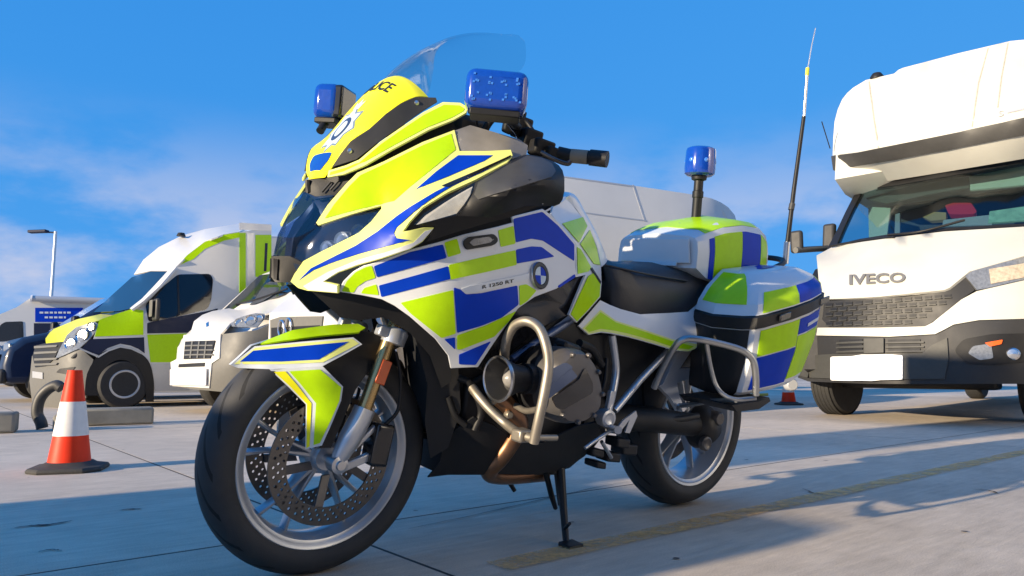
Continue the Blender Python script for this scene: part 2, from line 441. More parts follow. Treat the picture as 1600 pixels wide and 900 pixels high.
def wheel(name, c, R0, rimhw, tyrep, discs, nsp, tm):
    k = rimhw / 0.05
    rimp = [(.230, .050 * k), (.226, .053 * k), (.218, .051 * k), (.214, .046 * k), (.206, .043 * k), (.203, .030 * k), (.197, .012), (.197, -.012), (.203, -.030 * k), (.206, -.043 * k), (.214, -.046 * k), (.218, -.051 * k), (.226, -.053 * k), (.230, -.050 * k), (.222, -.04 * k), (.211, -.03 * k), (.211, .03 * k), (.222, .04 * k)]
    rim = lathe(name, rimp, (0, 0, 0), (0, 1, 0), 'alloy', bike, n=96, closed=True); rim.location = c
    lathe('tyre', tyrep + [(r, -o) for r, o in tyrep[::-1] if o > 0], (0, 0, 0), (0, 1, 0), tm, rim, n=96, closed=True)
    lathe('hub', [(.0, .05), (.03, .05), (.034, .03), (.045, .02), (.045, -.02), (.034, -.03), (.03, -.05), (0, -.05)], (0, 0, 0), (0, 1, 0), 'alloy', rim, n=24)
    me = None
    for i in range(nsp):
        a0 = 2 * math.pi * (i // 2) / (nsp // 2) + 0.3; sg = 1 if i % 2 else -1
        ra, rb = [], []
        def sect(r, a, w, h):
            e = np.array([math.cos(a), 0, math.sin(a)]); t = np.array([-math.sin(a), 0, math.cos(a)])
            return [e * r + t * w * x + np.array([0, h * y, 0]) for x, y in ((-1, -1), (1, -1), (1.15, .2), (.5, 1), (-.5, 1), (-1.15, .2))]
        rings = [sect(.036, a0 + sg * .12, .010, .028), sect(.09, a0 + sg * .13, .0065, .020), sect(.15, a0 + sg * .17, .0052, .015), sect(.203, a0 + sg * .22, .008, .014)]
        loft('spoke', rings, 'alloy', rim, bevel=.0015)
    for y in discs:
        s = 1 if y > 0 else -1
        d = lathe('brake_disc', [(.161, .0025), (.161, -.0025), (.116, -.0025), (.116, .0025)], (0, y, 0), (0, 1, 0), 'disc', rim, n=96, closed=True, ang=30)
        V, Fc = [], []
        for j in range(5):
            a = 2 * math.pi * j / 5 + 0.9; b = len(V)
            for (r, da, yy) in ((.044, -.24, y - .022 * s), (.044, .24, y - .022 * s), (.118, .30, y - .004 * s), (.118, .12, y - .004 * s), (.044, -.24, y - .03 * s), (.044, .24, y - .03 * s), (.118, .30, y - .012 * s), (.118, .12, y - .012 * s)):
                V.append((r * math.cos(a + da), yy, r * math.sin(a + da)))
            Fc += [(b, b + 1, b + 2, b + 3), (b + 4, b + 7, b + 6, b + 5), (b, b + 4, b + 5, b + 1), (b + 1, b + 5, b + 6, b + 2), (b + 2, b + 6, b + 7, b + 3), (b + 3, b + 7, b + 4, b)]
        mesh('disc_carrier', V, Fc, 'engine_grey', rim)
    return rim

fw = wheel('front_wheel', (1.485, 0, .30), .30, .05, [(.222, .046), (.232, .0545), (.245, .0595), (.258, .0605), (.271, .0575), (.282, .050), (.291, .0385), (.2965, .025), (.2995, .011), (.300, 0)], (.072, -.072), 10, 'tyre')
rw = wheel('rear_wheel', (0, 0, .315), .315, .075, [(.222, .070), (.234, .080), (.250, .087), (.264, .0875), (.278, .080), (.292, .064), (.303, .044), (.311, .022), (.315, 0)], (-.05,), 10, 'tyre')

# forks, axle, calipers
fk = tube('fork_leg', [P(626, 486, .105), P(612, 520, .105), P(566, 648, .105)], .0185, 'gold', bike, mirror=True, smooth=False, sides=20)
tube('fork_slider', [P(570, 638, .105), P(564, 652, .105), P(546, 686, .105), P(532, 712, .105), P(527, 722, .105)], [.027, .028, .028, .022, .018], 'alloy', fk, mirror=True, smooth=False, sides=20)
c = P(617, 525, .105); ax = P(626, 486, .105) - P(566, 648, .105); ax /= np.linalg.norm(ax); sd = np.cross(ax, [0, 1, 0])
lathe('fork_clamp', [(.020, -.022), (.031, -.020), (.032, .012), (.026, .02), (.020, .021)], c, ax, 'alloy', fk, n=24, mirror=True)
obox('clamp_lug', c + sd * -.036, ax * .014, np.array([0, 1, 0]) * .014, sd * .018, 'alloy', fk, mirror=True, bevel=.004)
S_rf = S([(580, 590, .127), (610, 560, .127), (575, 600, .127), (608, 600, .126), (596, 575, .127)])
for n_, o in (('reflector', 1),):
    c = P(593, 580, .105) + np.array([0, .021, 0])
    obox('reflector', c + sd * -.001, ax * .031, np.array([0, 1, 0]) * .003, sd * .0145, 'amber', fk[0], bevel=.002)
    c2 = c * np.array([1, -1, 1]); obox('reflector', c2 + sd * -.001, ax * .031, np.array([0, 1, 0]) * .003, sd * .0145, 'amber', fk[1], bevel=.002)
lathe('axle_nut', [(.0, .012), (.011, .012), (.013, .006), (.022, .004), (.023, -.03), (0, -.03)], (1.485, .118, .30), (0, 1, 0), 'metal', bike, n=20, mirror=True)
tube('axle', [(1.485, -.12, .30), (1.485, .12, .30)], .013, 'metal', bike, smooth=False)
obox('caliper_bracket', P(560, 720, .1), P(578, 714, .1) - P(545, 728, .1), (0, .008, 0), (.0, 0, .011), 'alloy', bike, mirror=True, bevel=.003)
obox('caliper_bracket', P(562, 690, .1), (P(585, 668, .1) - P(540, 712, .1)) * .5, (0, .008, 0), (.0, 0, .009), 'alloy', bike, mirror=True, bevel=.003)
cal = obox('brake_caliper', P(590, 693, .095), (P(598, 662, .095) - P(584, 728, .095)) * .5, (0, .030, 0), (.026, 0, .004), 'gloss_black', bike, mirror=True, bevel=.009, seg=3)
tube('brake_hose', [P(600, 665, .11), P(622, 640, .11), P(626, 590, .11), P(618, 550, .10)], .005, 'black', bike, mirror=True)

# front mudguard
S_mg = S([(360, 570, .006), (398, 541, .016), (372, 575, .010), (430, 577, .055), (470, 534, .066), (552, 527, .112), (566, 538, .122), (506, 572, .112), (440, 574, .062), (500, 550, .098), (425, 579, .055), (477, 632, .083), (536, 604, .118), (532, 628, .118), (502, 696, .110), (476, 702, .088), (500, 640, .106)])
wing = [(360, 570), (398, 541), (470, 534), (552, 527), (566, 538), (536, 555), (506, 571), (496, 575), (430, 577), (372, 575)]
mg = patch('front_mudguard', wing, S_mg, 'silver_tape', bike, th=.006, bevel=.0015)
patch('blue_decal', [(375, 565), (396, 548), (470, 541), (545, 534), (498, 562), (440, 565)], S_mg, 'blue', mg, off=.0012, th=.001)
patch('pale_edge', [(366, 569), (399, 543.5), (470, 536.5), (551, 529.5), (561, 537), (534, 551), (505, 566), (440, 569)], S_mg, 'pale', mg, off=.0006, th=.0005)
low = [(421, 577), (504, 572), (520, 588), (536, 604), (533, 626), (520, 658), (503, 696), (477, 702), (478, 632), (450, 604)]
patch('lower_blade', low, S_mg, 'silver_tape', mg, off=.0005, th=.005, bevel=.0015)
patch('lime_decal', [(452, 580), (500, 577), (533, 605), (530, 626), (517, 656), (500, 692), (490, 695), (494, 630), (470, 600)], S_mg, 'lime', mg, off=.0022, th=.001)
patch('yellow_edge', [(428, 581), (446, 580), (465, 602), (487, 630), (484, 697), (479, 700), (480, 631), (452, 602)], S_mg, 'yellow', mg, off=.0022, th=.001)
S_mt = S([(420, 530, .0), (456, 516, .0), (520, 507, .0), (560, 506, .0), (450, 531, .035), (500, 524, .05), (560, 519, .065), (572, 513, .04), (405, 540, .008)])
patch('top_strip', [(408, 537), (420, 530), (456, 516), (520, 507), (560, 506), (571, 512), (560, 519), (500, 524.5), (450, 531)], S_mt, 'lime', mg, th=.004, res=8)
S_mi = S([(405, 542, .010), (450, 530, .034), (560, 518, .06), (600, 560, .09), (550, 600, .10), (540, 640, .10), (500, 600, .08), (460, 560, .07)])
patch('inner_guard', [(402, 541), (450, 529), (566, 516), (598, 520), (590, 560), (556, 610), (535, 660), (518, 700), (500, 700), (525, 610), (505, 576), (440, 578)], S_mi, 'black', mg, off=-.004, th=.004)

# inner body that the panels hang on
def xz(pts, y): return [tuple(P(u, v, y)[[0, 2]]) for u, v in pts]
prism('frame_core', xz([(665, 470), (700, 545), (706, 600), (712, 650), (720, 690), (890, 690), (930, 680), (950, 640), (1000, 560), (1060, 500), (1060, 440), (960, 440), (880, 400), (760, 400)], .12), -.12, .12, 'dark', bike)
prism('engine_block', xz([(730, 600), (722, 660), (760, 728), (890, 734), (930, 700), (960, 660), (950, 560), (840, 540)], .14), -.14, .14, 'engine', bike, bevel=.01)
prism('cockpit_core', xz([(600, 300), (640, 260), (720, 225), (830, 262), (885, 330), (900, 400), (700, 420), (600, 400)], .10), -.10, .10, 'dark', bike)
S_in = S([(480, 452, .075), (560, 460, .15), (640, 492, .20), (700, 560, .20), (690, 600, .17), (620, 500, .17), (540, 480, .12)])
patch('inner_fairing', [(478, 453), (528, 457), (600, 468), (644, 496), (702, 560), (706, 600), (690, 610), (672, 560), (640, 525), (600, 500), (560, 505), (530, 500)], S_in, 'black', bike, off=-.012, th=.004)
S_ra = S([(660, 520, .12), (700, 520, .15), (700, 700, .15), (665, 700, .12)])
patch('radiator_cover', [(640, 500), (700, 555), (716, 575), (720, 640), (700, 700), (672, 716), (664, 660), (668, 600), (655, 550)], S_ra, 'black', bike, th=.004)

# nose: headlamp, beak, cowl, screen
S_U = S([(454, 440, .045), (474, 408, .095), (500, 394, .130), (528, 380, .155), (560, 364, .185), (598, 322, .205), (496, 352, .112), (512, 320, .115), (540, 288, .13), (558, 270, .142), (600, 252, .17), (660, 222, .205), (710, 203, .235), (718, 238, .262), (798, 238, .335), (744, 280, .345), (700, 300, .33), (660, 324, .312), (628, 365, .287), (678, 356, .312), (660, 378, .302), (596, 404, .25), (528, 426, .168), (506, 440, .132), (480, 454, .085), (640, 298, .26), (560, 320, .17)])
U = [(454, 440), (460, 428), (474, 408), (500, 394), (528, 380), (560, 364), (580, 346), (596, 326), (596, 321), (548, 335), (497, 352), (494, 348), (512, 320), (540, 288), (558, 270), (600, 252), (660, 222), (710, 203), (714, 220), (718, 236), (760, 236), (798, 234), (801, 243), (792, 254), (744, 280), (700, 300), (660, 324), (640, 346), (629, 362), (664, 356), (678, 356), (660, 378), (640, 390), (596, 404), (560, 414), (528, 426), (506, 440), (528, 445), (528, 458), (480, 454), (466, 450)]
uf = patch('upper_fairing', U, S_U, 'pale', bike, th=.007, bevel=.002)
patch('lime_decal', [(508, 341), (522, 320), (546, 291), (563, 274), (602, 256), (661, 227), (705, 209), (712, 234), (640, 293), (616, 314), (600, 318), (560, 327)], S_U, 'lime', uf, off=.0012, th=.001)
patch('blue_decal', [(650, 296), (682, 268), (716, 243), (770, 243), (756, 252), (700, 276)], S_U, 'blue', uf, off=.0012, th=.001)
patch('blue_stripe', [(467, 438), (486, 419), (512, 406), (556, 384), (590, 362), (620, 338), (640, 324), (680, 300), (720, 280), (760, 262), (764, 264), (706, 291), (672, 312), (646, 332), (620, 356), (616, 364), (619, 372), (640, 375), (600, 386), (560, 397), (520, 410), (490, 422)], S_U, 'blue', uf, off=.0012, th=.001)
patch('white_edge', [(474, 447), (512, 425), (560, 406), (600, 395), (646, 379), (664, 361), (676, 358), (659, 377), (639, 389), (596, 403), (560, 413), (528, 425), (505, 440), (527, 446), (527, 457), (482, 453)], S_U, 'white', uf, off=.0012, th=.001)
patch('black_pinstripe', [(690, 291), (744, 268), (790, 247), (798, 243), (798, 246), (750, 270), (700, 293)], S_U, 'gloss_black', uf, off=.0026, th=.001)

S_L = S([(425, 400, .0), (432, 366, .0), (446, 340, .0), (460, 318, .0), (474, 296, .0), (500, 300, .075), (520, 306, .110), (495, 350, .100), (550, 345, .165), (598, 326, .198), (560, 362, .178), (500, 394, .122), (474, 408, .088), (452, 402, .05)])
hl = patch('headlamp', [(425, 400), (432, 366), (446, 340), (460, 318), (474, 298), (490, 306), (520, 303), (507, 322), (490, 350), (497, 355), (548, 338), (596, 324), (590, 338), (580, 346), (560, 364), (528, 380), (500, 394), (474, 408), (462, 424), (452, 402)], S_L, 'headglass', bike, off=-.004, th=.003)
S_B = S([(432, 400, .0), (440, 360, .0), (470, 320, .0), (500, 310, .06), (520, 340, .08), (590, 335, .15), (560, 362, .13), (500, 392, .08), (474, 410, .05)])
patch('reflector_bowl', [(436, 402), (442, 366), (456, 338), (478, 312), (500, 312), (512, 330), (590, 328), (574, 352), (530, 378), (500, 392), (474, 408), (454, 402)], S_B, 'bowl', hl, off=-.03, th=.004)
for (u, v, y, r) in ((498, 386, .088, .022), (522, 374, .112, .026), (548, 361, .14, .024), (572, 345, .168, .016)):
    lathe('lamp_unit', [(0, .012), (r * .35, .010), (r * .6, .002), (r * .8, .006), (r, -.012), (r * 1.02, -.03)], P(u, v, y) - np.array([.028, .012, 0]), (.86, .5, .1), 'lampgrey', hl, n=24, mirror=True)
# beak duct
S_D = S([(424, 400, .0), (423, 438, .0), (452, 400, .048), (468, 408, .078), (455, 440, .045), (432, 441, .02)])
dk = patch('beak_duct', [(424, 400), (423, 432), (430, 441), (455, 441), (461, 427), (472, 410), (452, 400)], S_D, 'black', bike, th=.01, bevel=.003)
patch('duct_rib', [(429, 404), (429, 436), (434, 438), (436, 405)], S_D, 'gloss_black', dk, off=.004, th=.006)
# vent under the cowl
S_V = S([(474, 284, .0), (476, 306, .0), (512, 284, .05), (540, 275, .10), (536, 288, .10), (520, 302, .085), (488, 310, .03)])
vt = patch('nose_vent', [(474, 280), (474, 300), (488, 310), (520, 303), (536, 288), (556, 268), (512, 276)], S_V, 'black', bike, off=-.008, th=.006)
for a, b in (((503, 300), (517, 284)), ((516, 297), (530, 281))):
    tube('vent_slat', [S_V.at(*a), S_V.at(*b)], .003, 'grey_plastic', vt, mirror=True, smooth=False)

CW = [((489, 279), (508, 278, .045)), ((497, 252), (520, 259, .078)), ((514, 228), (547, 221, .112)), ((539, 195), (578, 201, .124)), ((561, 165), (604, 178, .134)), ((584, 138), (627, 161, .141)), ((602, 123), (652, 151, .145)), ((613, 119), (670, 152, .146))]
CC = crv([P(a[0], a[1], 0) for a, b in CW], 6); CE = crv([P(*b) for a, b in CW], 6)
def loftpt(Cc, Ee, t, s, lift=0.0, pw=2.0):
    k = t * (len(Cc) - 1); i = min(int(k), len(Cc) - 2); f = k - i
    c = Cc[i] * (1 - f) + Cc[i + 1] * f; e = Ee[i] * (1 - f) + Ee[i + 1] * f
    q = abs(s) ** pw
    p = np.array([c[0] + (e[0] - c[0]) * q, e[1] * s, c[2] + (e[2] - c[2]) * q])
    if lift:
        d = 1e-3; a = loftpt(Cc, Ee, min(t + d, 1), s) - loftpt(Cc, Ee, max(t - d, 0), s); b = loftpt(Cc, Ee, t, s + d) - loftpt(Cc, Ee, t, s - d)
        n = np.cross(b, a); n /= np.linalg.norm(n); p = p + n * (lift if n[0] > 0 else -lift)
    return p
def sheet(name, Cc, Ee, m, parent, nt_=24, ns=24, t0=0, t1=1, th=.005, **k):
    V = [loftpt(Cc, Ee, t0 + (t1 - t0) * i / nt_, -1 + 2 * j / ns) for i in range(nt_ + 1) for j in range(ns + 1)]
    T = [(i * (ns + 1) + j, i * (ns + 1) + j + 1, (i + 1) * (ns + 1) + j + 1, (i + 1) * (ns + 1) + j) for i in range(nt_) for j in range(ns)]
    V, Fc = thicken(V, T, (4, 0, 2.5), 0, th); return mesh(name, V, Fc, m, parent, **k)
cw = sheet('screen_cowl', CC, CE, 'yellow', bike, bevel=.0015)
def wrap(name, polys, m, parent, lift, fn):
    """flat outlines laid on the cowl; fn maps (a, b) to (t, s)"""
    V, T = [], []
    for poly, res in polys:
        v2, t = tess(poly, res); b = len(V); V += [loftpt(CC, CE, *fn(x, y), lift=lift) for x, y in v2]; T += [[i + b for i in f] for f in t]
    V, Fc = thicken(V, T, (4, 0, 2.5), 0, .0008); return mesh(name, V, Fc, m, parent)
# white diamond of reflective tape, star crest, window, lettering
def star(n, r0, r1, ph=0.0): return [((r0 if i % 2 == 0 else r1) * math.cos(math.pi * i / n + ph), (r0 if i % 2 == 0 else r1) * math.sin(math.pi * i / n + ph)) for i in range(2 * n)]
def circ(r, n=28): return [(r * math.cos(2 * math.pi * i / n), r * math.sin(2 * math.pi * i / n)) for i in range(n)]
M['crest_white'] = mat('crest silver white', (0.50, 0.60, 0.68), 0.4)
M['crest_edge'] = mat('crest slate outline', (0.16, 0.22, 0.30), 0.4)
M['crest_dark'] = mat('crest dark blue', (0.03, 0.05, 0.12), 0.35)
LT = sum(np.linalg.norm(CC[i + 1] - CC[i]) for i in range(len(CC) - 1))
cf = lambda t0, s0=0.0: (lambda x, y: (t0 + y / LT, s0 + x / loftpt(CC, CE, t0, 1)[1]))
f0 = cf(.40)
wrap('crest_outline', [(star(8, .066, .046, math.pi / 2), .012)], 'crest_edge', cw, .0007, f0)
wrap('crest_star', [(star(8, .058, .040, math.pi / 2), .012)], 'crest_white', cw, .0012, f0)
wrap('crest_crown', [([(-.014, .052), (.014, .052), (.02, .075), (.008, .067), (0, .082), (-.008, .067), (-.02, .075)], .01)], 'crest_white', cw, .0012, f0)
wrap('crest_ring', [(circ(.029), .01)], 'crest_dark', cw, .002, f0)
wrap('crest_centre', [(circ(.019), .01)], 'crest_white', cw, .0028, f0)
wrap('cowl_window', [(rounded([(-.036, -.022), (.036, -.022), (.048, .012), (.040, .034), (-.040, .034), (-.048, .012)], .008), .012)], M['bluelens'], cw, .0015, cf(.125))
V2, F2 = text2d('POLICE', .050, .0010)
fn = cf(.735)
V, Fc = thicken([loftpt(CC, CE, *fn(x, y), lift=.0014) for x, y in V2], F2, (4, 0, 2.5), 0, .0008)
mesh('police_lettering', V, Fc, 'lettering', cw)

S_K = S([(520, 260, .080), (548, 222, .113), (578, 202, .126), (604, 179, .137), (627, 162, .144), (650, 152, .149), (681, 154, .170), (661, 173, .163), (625, 198, .155), (594, 220, .145), (565, 242, .130), (557, 249, .122)])
bk = patch('screen_bracket', [(519, 261), (533, 240), (548, 221), (577, 202), (603, 178), (626, 162), (649, 152), (681, 153), (683, 159), (661, 173), (626, 198), (594, 220), (566, 242), (557, 249)], S_K, 'grey_plastic', bike, off=.002, th=.006, res=8, bevel=.0015)
for (u, v) in ((547, 236), (651, 161)):
    lathe('bolt', [(0, .006), (.004, .006), (.006, .003), (.007, 0), (.007, -.004)], S_K.at(u, v), (.6, .7, .4), 'metal', bk, n=12, mirror=True)
S_W = S([(513, 266, .07), (561, 249, .13), (594, 221, .148), (630, 196, .158), (661, 175, .166), (692, 159, .18), (731, 167, .225), (729, 176, .23), (708, 188, .22), (670, 203, .205), (614, 233, .18), (570, 258, .155), (537, 272, .12), (512, 277, .075)])
wg = patch('cowl_wing', [(513, 266), (540, 258), (561, 249), (594, 221), (630, 196), (661, 175), (692, 159), (719, 160), (731, 167), (729, 176), (708, 188), (670, 203), (614, 233), (570, 258), (537, 272), (511, 277)], S_W, 'pale', bike, th=.006, res=9, bevel=.0015)
patch('lime_decal', [(560, 256), (596, 225), (632, 200), (662, 180), (694, 164), (718, 165), (726, 170), (724, 174), (706, 184), (668, 199), (612, 229), (570, 253)], S_W, 'lime', wg, off=.0012, th=.001, res=9)
patch('yellow_decal', [(517, 269), (542, 262), (556, 256), (566, 254), (536, 268), (515, 274)], S_W, 'yellow', wg, off=.0012, th=.001, res=9)
S_G = S([(512, 280, .06), (560, 262, .13), (620, 232, .165), (700, 195, .205), (705, 205, .21), (640, 232, .18), (560, 272, .13)])
patch('cowl_gap_liner', [(505, 278), (540, 270), (570, 256), (614, 231), (670, 201), (708, 187), (716, 200), (712, 212), (660, 232), (600, 262), (555, 282), (520, 290)], S_G, 'black', bike, off=-.012, th=.004)

# windscreen
WS = [((600, 128), (676, 162, .150)), ((618, 108), (708, 160, .186)), ((640, 90), (748, 152, .208)), ((664, 75), (796, 122, .226)), ((684, 65.5), (819, 101, .233)), ((698, 59.5), (821, 70, .226)), ((705, 57.5), (815, 59.5, .214)), ((709, 56.8), (805, 56.5, .20))]
WC = crv([P(a[0], a[1], 0) for a, b in WS], 4); WE = crv([P(*b) for a, b in WS], 4)
sheet('windscreen', WC, WE, 'glass', bike, 28, 28, th=.004)
for sgn in (0,):
    tube('screen_arm', [P(735, 172, .2), P(745, 182, .2), P(747, 205, .2)], .0035, 'black', bike, mirror=True, smooth=False)

# cockpit side deflector, indicator, mirror
S_C = S([(716, 204, .24), (740, 196, .25), (825, 224, .33), (824, 240, .34), (798, 240, .335), (720, 236, .262)])
M['hazy'] = mat('hazy grey deflector', (0.20, 0.195, 0.19), 0.32, coat=0.3, var=0.45, scale=18)
patch('wind_deflector', [(710, 203), (735, 194), (770, 204), (812, 216), (826, 226), (824, 240), (801, 246), (797, 233), (718, 236)], S_C, 'hazy', bike, off=-.004, th=.004)
S_C2 = S([(716, 204, .18), (740, 196, .19), (825, 224, .27), (824, 240, .28), (798, 240, .27), (720, 236, .2)])
patch('cockpit_liner', [(705, 205), (728, 192), (770, 210), (806, 222), (822, 232), (822, 246), (797, 250), (716, 240)], S_C2, 'grey_plastic', bike, off=-.01, th=.004)
S_I = S([(646, 350, .302), (700, 308, .342), (742, 284, .372), (738, 300, .378), (716, 336, .36), (680, 344, .33)])
ip = [(646, 351), (662, 334), (700, 308), (743, 284), (739, 300), (728, 320), (716, 336), (680, 344), (654, 352)]
il = patch('indicator_lamp', ip, S_I, 'lensglass', bike, off=.002, th=.003, res=10)
patch('indicator_reflector', [(650, 350), (664, 336), (700, 312), (738, 288), (734, 302), (724, 319), (713, 333), (680, 342)], S_I, 'lampgrey', il, off=-.008, th=.003, res=8)
S_M = S([(742, 286, .374), (788, 258, .385), (824, 241, .385), (864, 252, .43), (878, 264, .455), (882, 278, .465), (879, 312, .455), (866, 322, .435), (820, 321, .43), (768, 338, .40), (720, 338, .362), (800, 296, .50), (838, 286, .515), (868, 278, .50), (760, 308, .44), (840, 262, .462), (790, 280, .45), (840, 306, .478), (690, 352, .33), (716, 337, .36), (739, 302, .38)])
mr_ = patch('mirror_housing', [(742, 286), (764, 272), (788, 258), (806, 248), (824, 241), (845, 245), (864, 252), (873, 258), (879, 266), (882, 278), (882, 298), (879, 312), (874, 319), (866, 322), (840, 322), (820, 322), (796, 330), (768, 340), (716, 337), (729, 320), (740, 300)], S_M, 'black', bike, th=.006, res=10, bevel=.002)
patch('mirror_lit_top', [(748, 286), (790, 261), (824, 244), (846, 248), (862, 256), (868, 268), (862, 277), (800, 296), (766, 306), (748, 312), (742, 304)], S_M, 'grey_plastic', mr_, off=.002, th=.003, res=10)  # lighter grey paints in the light on the housing's top face
S_MA = S([(652, 354, .30), (720, 338, .355), (800, 325, .40), (770, 345, .37), (690, 374, .31), (662, 385, .29)])
patch('mirror_arm', [(648, 353), (680, 345), (716, 337), (770, 338), (816, 322), (846, 324), (800, 342), (760, 352), (700, 370), (668, 380), (680, 357), (664, 356)], S_MA, 'black', bike, off=-.008, th=.006)
gv, gf = boxgeo((-.004, -.075, -.045), (.004, .075, .045))
for s in (1, -1):
    mesh('mirror_glass', [(v[0] * .5 + 1.19, v[1] * .6 + .40 * s, v[2] * .7 + 1.00) for v in gv], gf, 'chrome', mr_[0 if s > 0 else 1], bevel=.01, seg=3)

# side fairing with chequer
S_S = S([(528, 456, .148), (552, 424, .188), (580, 412, .225), (640, 390, .277), (692, 376, .290), (780, 354, .282), (848, 328, .245), (876, 352, .243), (900, 380, .242), (900, 430, .262), (836, 462, .302), (796, 498, .318), (746, 573, .285), (704, 576, .258), (670, 520, .272), (616, 478, .235), (566, 462, .182), (700, 440, .312), (800, 420, .312), (640, 440, .268), (760, 530, .305)])
SF = [(528, 456), (536, 440), (552, 424), (568, 415), (580, 412), (640, 390), (692, 376), (724, 366), (780, 353), (802, 347), (800, 338), (848, 326), (862, 336), (877, 352), (901, 380), (902, 408), (901, 432), (870, 451), (836, 464), (810, 482), (796, 502), (772, 536), (747, 574), (704, 576), (700, 556), (680, 530), (640, 495), (616, 478), (596, 468), (566, 462)]
sf = patch('side_fairing', SF, S_S, 'white', bike, th=.007, bevel=.002)
D = [
 ('lime', [(534, 455), (542, 439), (556, 425), (572, 417), (581, 415), (587, 434), (571, 439), (558, 448), (553, 457)]),
 ('lime', [(564, 458), (569, 450), (588, 444), (592, 461)]),
 ('blue', [(584, 416), (640, 394), (692, 382), (698, 403), (640, 419), (589, 433)]),
 ('blue', [(592, 446), (650, 430), (700, 416), (704, 436), (650, 450), (596, 464)]),
 ('lime', [(694, 379), (714, 373), (720, 396), (700, 402)]),
 ('lime', [(778, 360), (802, 353), (805, 381), (782, 386)]),
 ('lime', [(701, 414), (740, 405), (805, 391), (807, 414), (760, 425), (704, 437)]),
 ('blue', [(803, 352), (802, 342), (847, 331), (872, 353), (897, 382), (897, 408), (880, 397), (848, 376), (830, 373), (806, 379)]),
 ('blue', [(806, 390), (830, 385), (846, 386), (866, 401), (830, 408), (807, 412)]),
 ('lime', [(626, 473), (708, 453), (712, 521), (690, 528), (642, 490)]),
 ('blue', [(709, 449), (719, 452), (728, 460), (752, 458), (808, 446), (810, 476), (784, 496), (752, 509), (714, 520)]),
 ('lime', [(811, 446), (822, 444), (838, 454), (824, 470), (812, 478)]),
 ('lime', [(714, 524), (760, 508), (806, 486), (794, 503), (772, 526), (720, 546), (714, 546)]),
 ('blue', [(694, 530), (711, 527), (711, 546)]),
 ('blue', [(717, 554), (767, 533), (743, 570), (717, 569)]),
 ('blue', [(871, 447), (898, 428), (899, 433), (873, 450)])]
for m_, pg in D: patch(m_ + '_decal', rounded(pg, 2.0, 2), S_S, m_, sf, off=.0012, th=.001, res=12)
# marker lamp
rl = lambda x0, y0, x1, y1, sk: [(x0 + 6, y0 + sk), (x1 - 6, y0 - sk), (x1, y0 - sk + 6), (x1 + 1, y1 - sk - 8), (x1 - 4, y1 - sk - 2), (x0 + 6, y1 + sk), (x0 + 1, y1 + sk - 5), (x0, y0 + sk + 6)]
M['hazy2'] = mat('grey marker lens', (0.26, 0.25, 0.24), 0.3, coat=0.4, var=0.3, scale=80)
ml = patch('marker_lamp', rounded(rl(723, 369, 775, 388, 2.5), 4), S_S, 'black', bike, off=.006, th=.008, res=8, bevel=.002)
patch('marker_lens', rounded(rl(731, 373, 768, 384, 1.8), 3), S_S, 'hazy2', ml, off=.0075, th=.002, res=6)
# trim strip with the model lettering, roundel
tm = patch('trim_strip', [(720, 451), (732, 447), (826, 427), (824, 436), (750, 455), (730, 459)], S_S, 'silver_tape', bike, off=.004, th=.004, res=8)
V2, F2 = text2d('R 1250 RT', 9.0, .12)
o3 = [S_S.at(776 + x * 1.25, 444.0 - x * .255 - y * .8) for x, y in V2]
V, Fc = thicken(o3, F2, BF.Cb, .0052, .0008); both('model_lettering', V, Fc, 'lettering', tm, True)
bc = S_S.at(841, 431); e = 4
bn = np.cross(S_S.at(841 + e, 431) - S_S.at(841 - e, 431), S_S.at(841, 431 - e) - S_S.at(841, 431 + e)); bn /= np.linalg.norm(bn); bn = bn if bn @ (BF.Cb - bc) > 0 else -bn
rb = lathe('roundel_badge', [(0, .007), (.024, .007), (.0255, .009), (.034, .0085), (.0355, .006), (.036, 0)], bc, bn, 'lettering', bike, n=40, mirror=True)
lathe('badge_ring', [(.0362, .000), (.0368, .006), (.0355, .0088), (.0350, .0065)], bc, bn, 'metal', rb, n=40, mirror=True, closed=True)
a0 = np.array([0, 0, 1.0]); a0 -= bn * (a0 @ bn); a0 /= np.linalg.norm(a0); b0 = np.cross(bn, a0)
for q in range(4):
    V = [bc + bn * .0082] + [bc + bn * .0082 + .0235 * (math.cos(t) * a0 + math.sin(t) * b0) for t in [q * math.pi / 2 + k * math.pi / 16 for k in range(9)]]
    both('badge_quarter', V, [tuple([0, k + 1, k + 2]) for k in range(8)], 'crest_white' if q % 2 == 0 else 'blue', rb, True)

# tank and knee panels
S_T = S([(876, 352, .243), (900, 380, .242), (900, 432, .262), (866, 330, .225), (882, 308, .14), (896, 318, .105), (908, 336, .095), (920, 352, .095), (930, 376, .10), (936, 400, .12), (940, 416, .145), (940, 442, .18), (939, 464, .205), (902, 504, .245), (890, 492, .255), (916, 430, .255), (910, 380, .20), (918, 410, .21)])
tk = patch('fuel_tank', [(862, 334), (866, 320), (882, 308), (896, 318), (908, 336), (920, 352), (930, 376), (936, 400), (940, 416), (941, 442), (939, 464), (920, 486), (902, 504), (890, 492), (903, 460), (916, 429), (901, 433), (901, 380), (877, 352)], S_T, 'white', bike, off=-.002, th=.006, res=9, bevel=.0015)
for pg in ([(879, 349), (911, 339), (918, 353), (905, 379)], [(907, 381), (922, 359), (932, 386), (938, 414), (928, 412)], [(902, 386), (908, 390), (924, 418), (920, 424), (903, 428)], [(920, 431), (929, 426), (938, 444), (937, 463), (919, 484), (902, 502), (892, 491), (906, 460)]):
    patch('lime_decal', pg, S_T, 'lime', tk, off=.0002, th=.001, res=9)
patch('tank_seam', [(922, 419), (925, 418), (939, 440), (938, 444)], S_T, 'black', tk, off=.0010, th=.001, res=6)
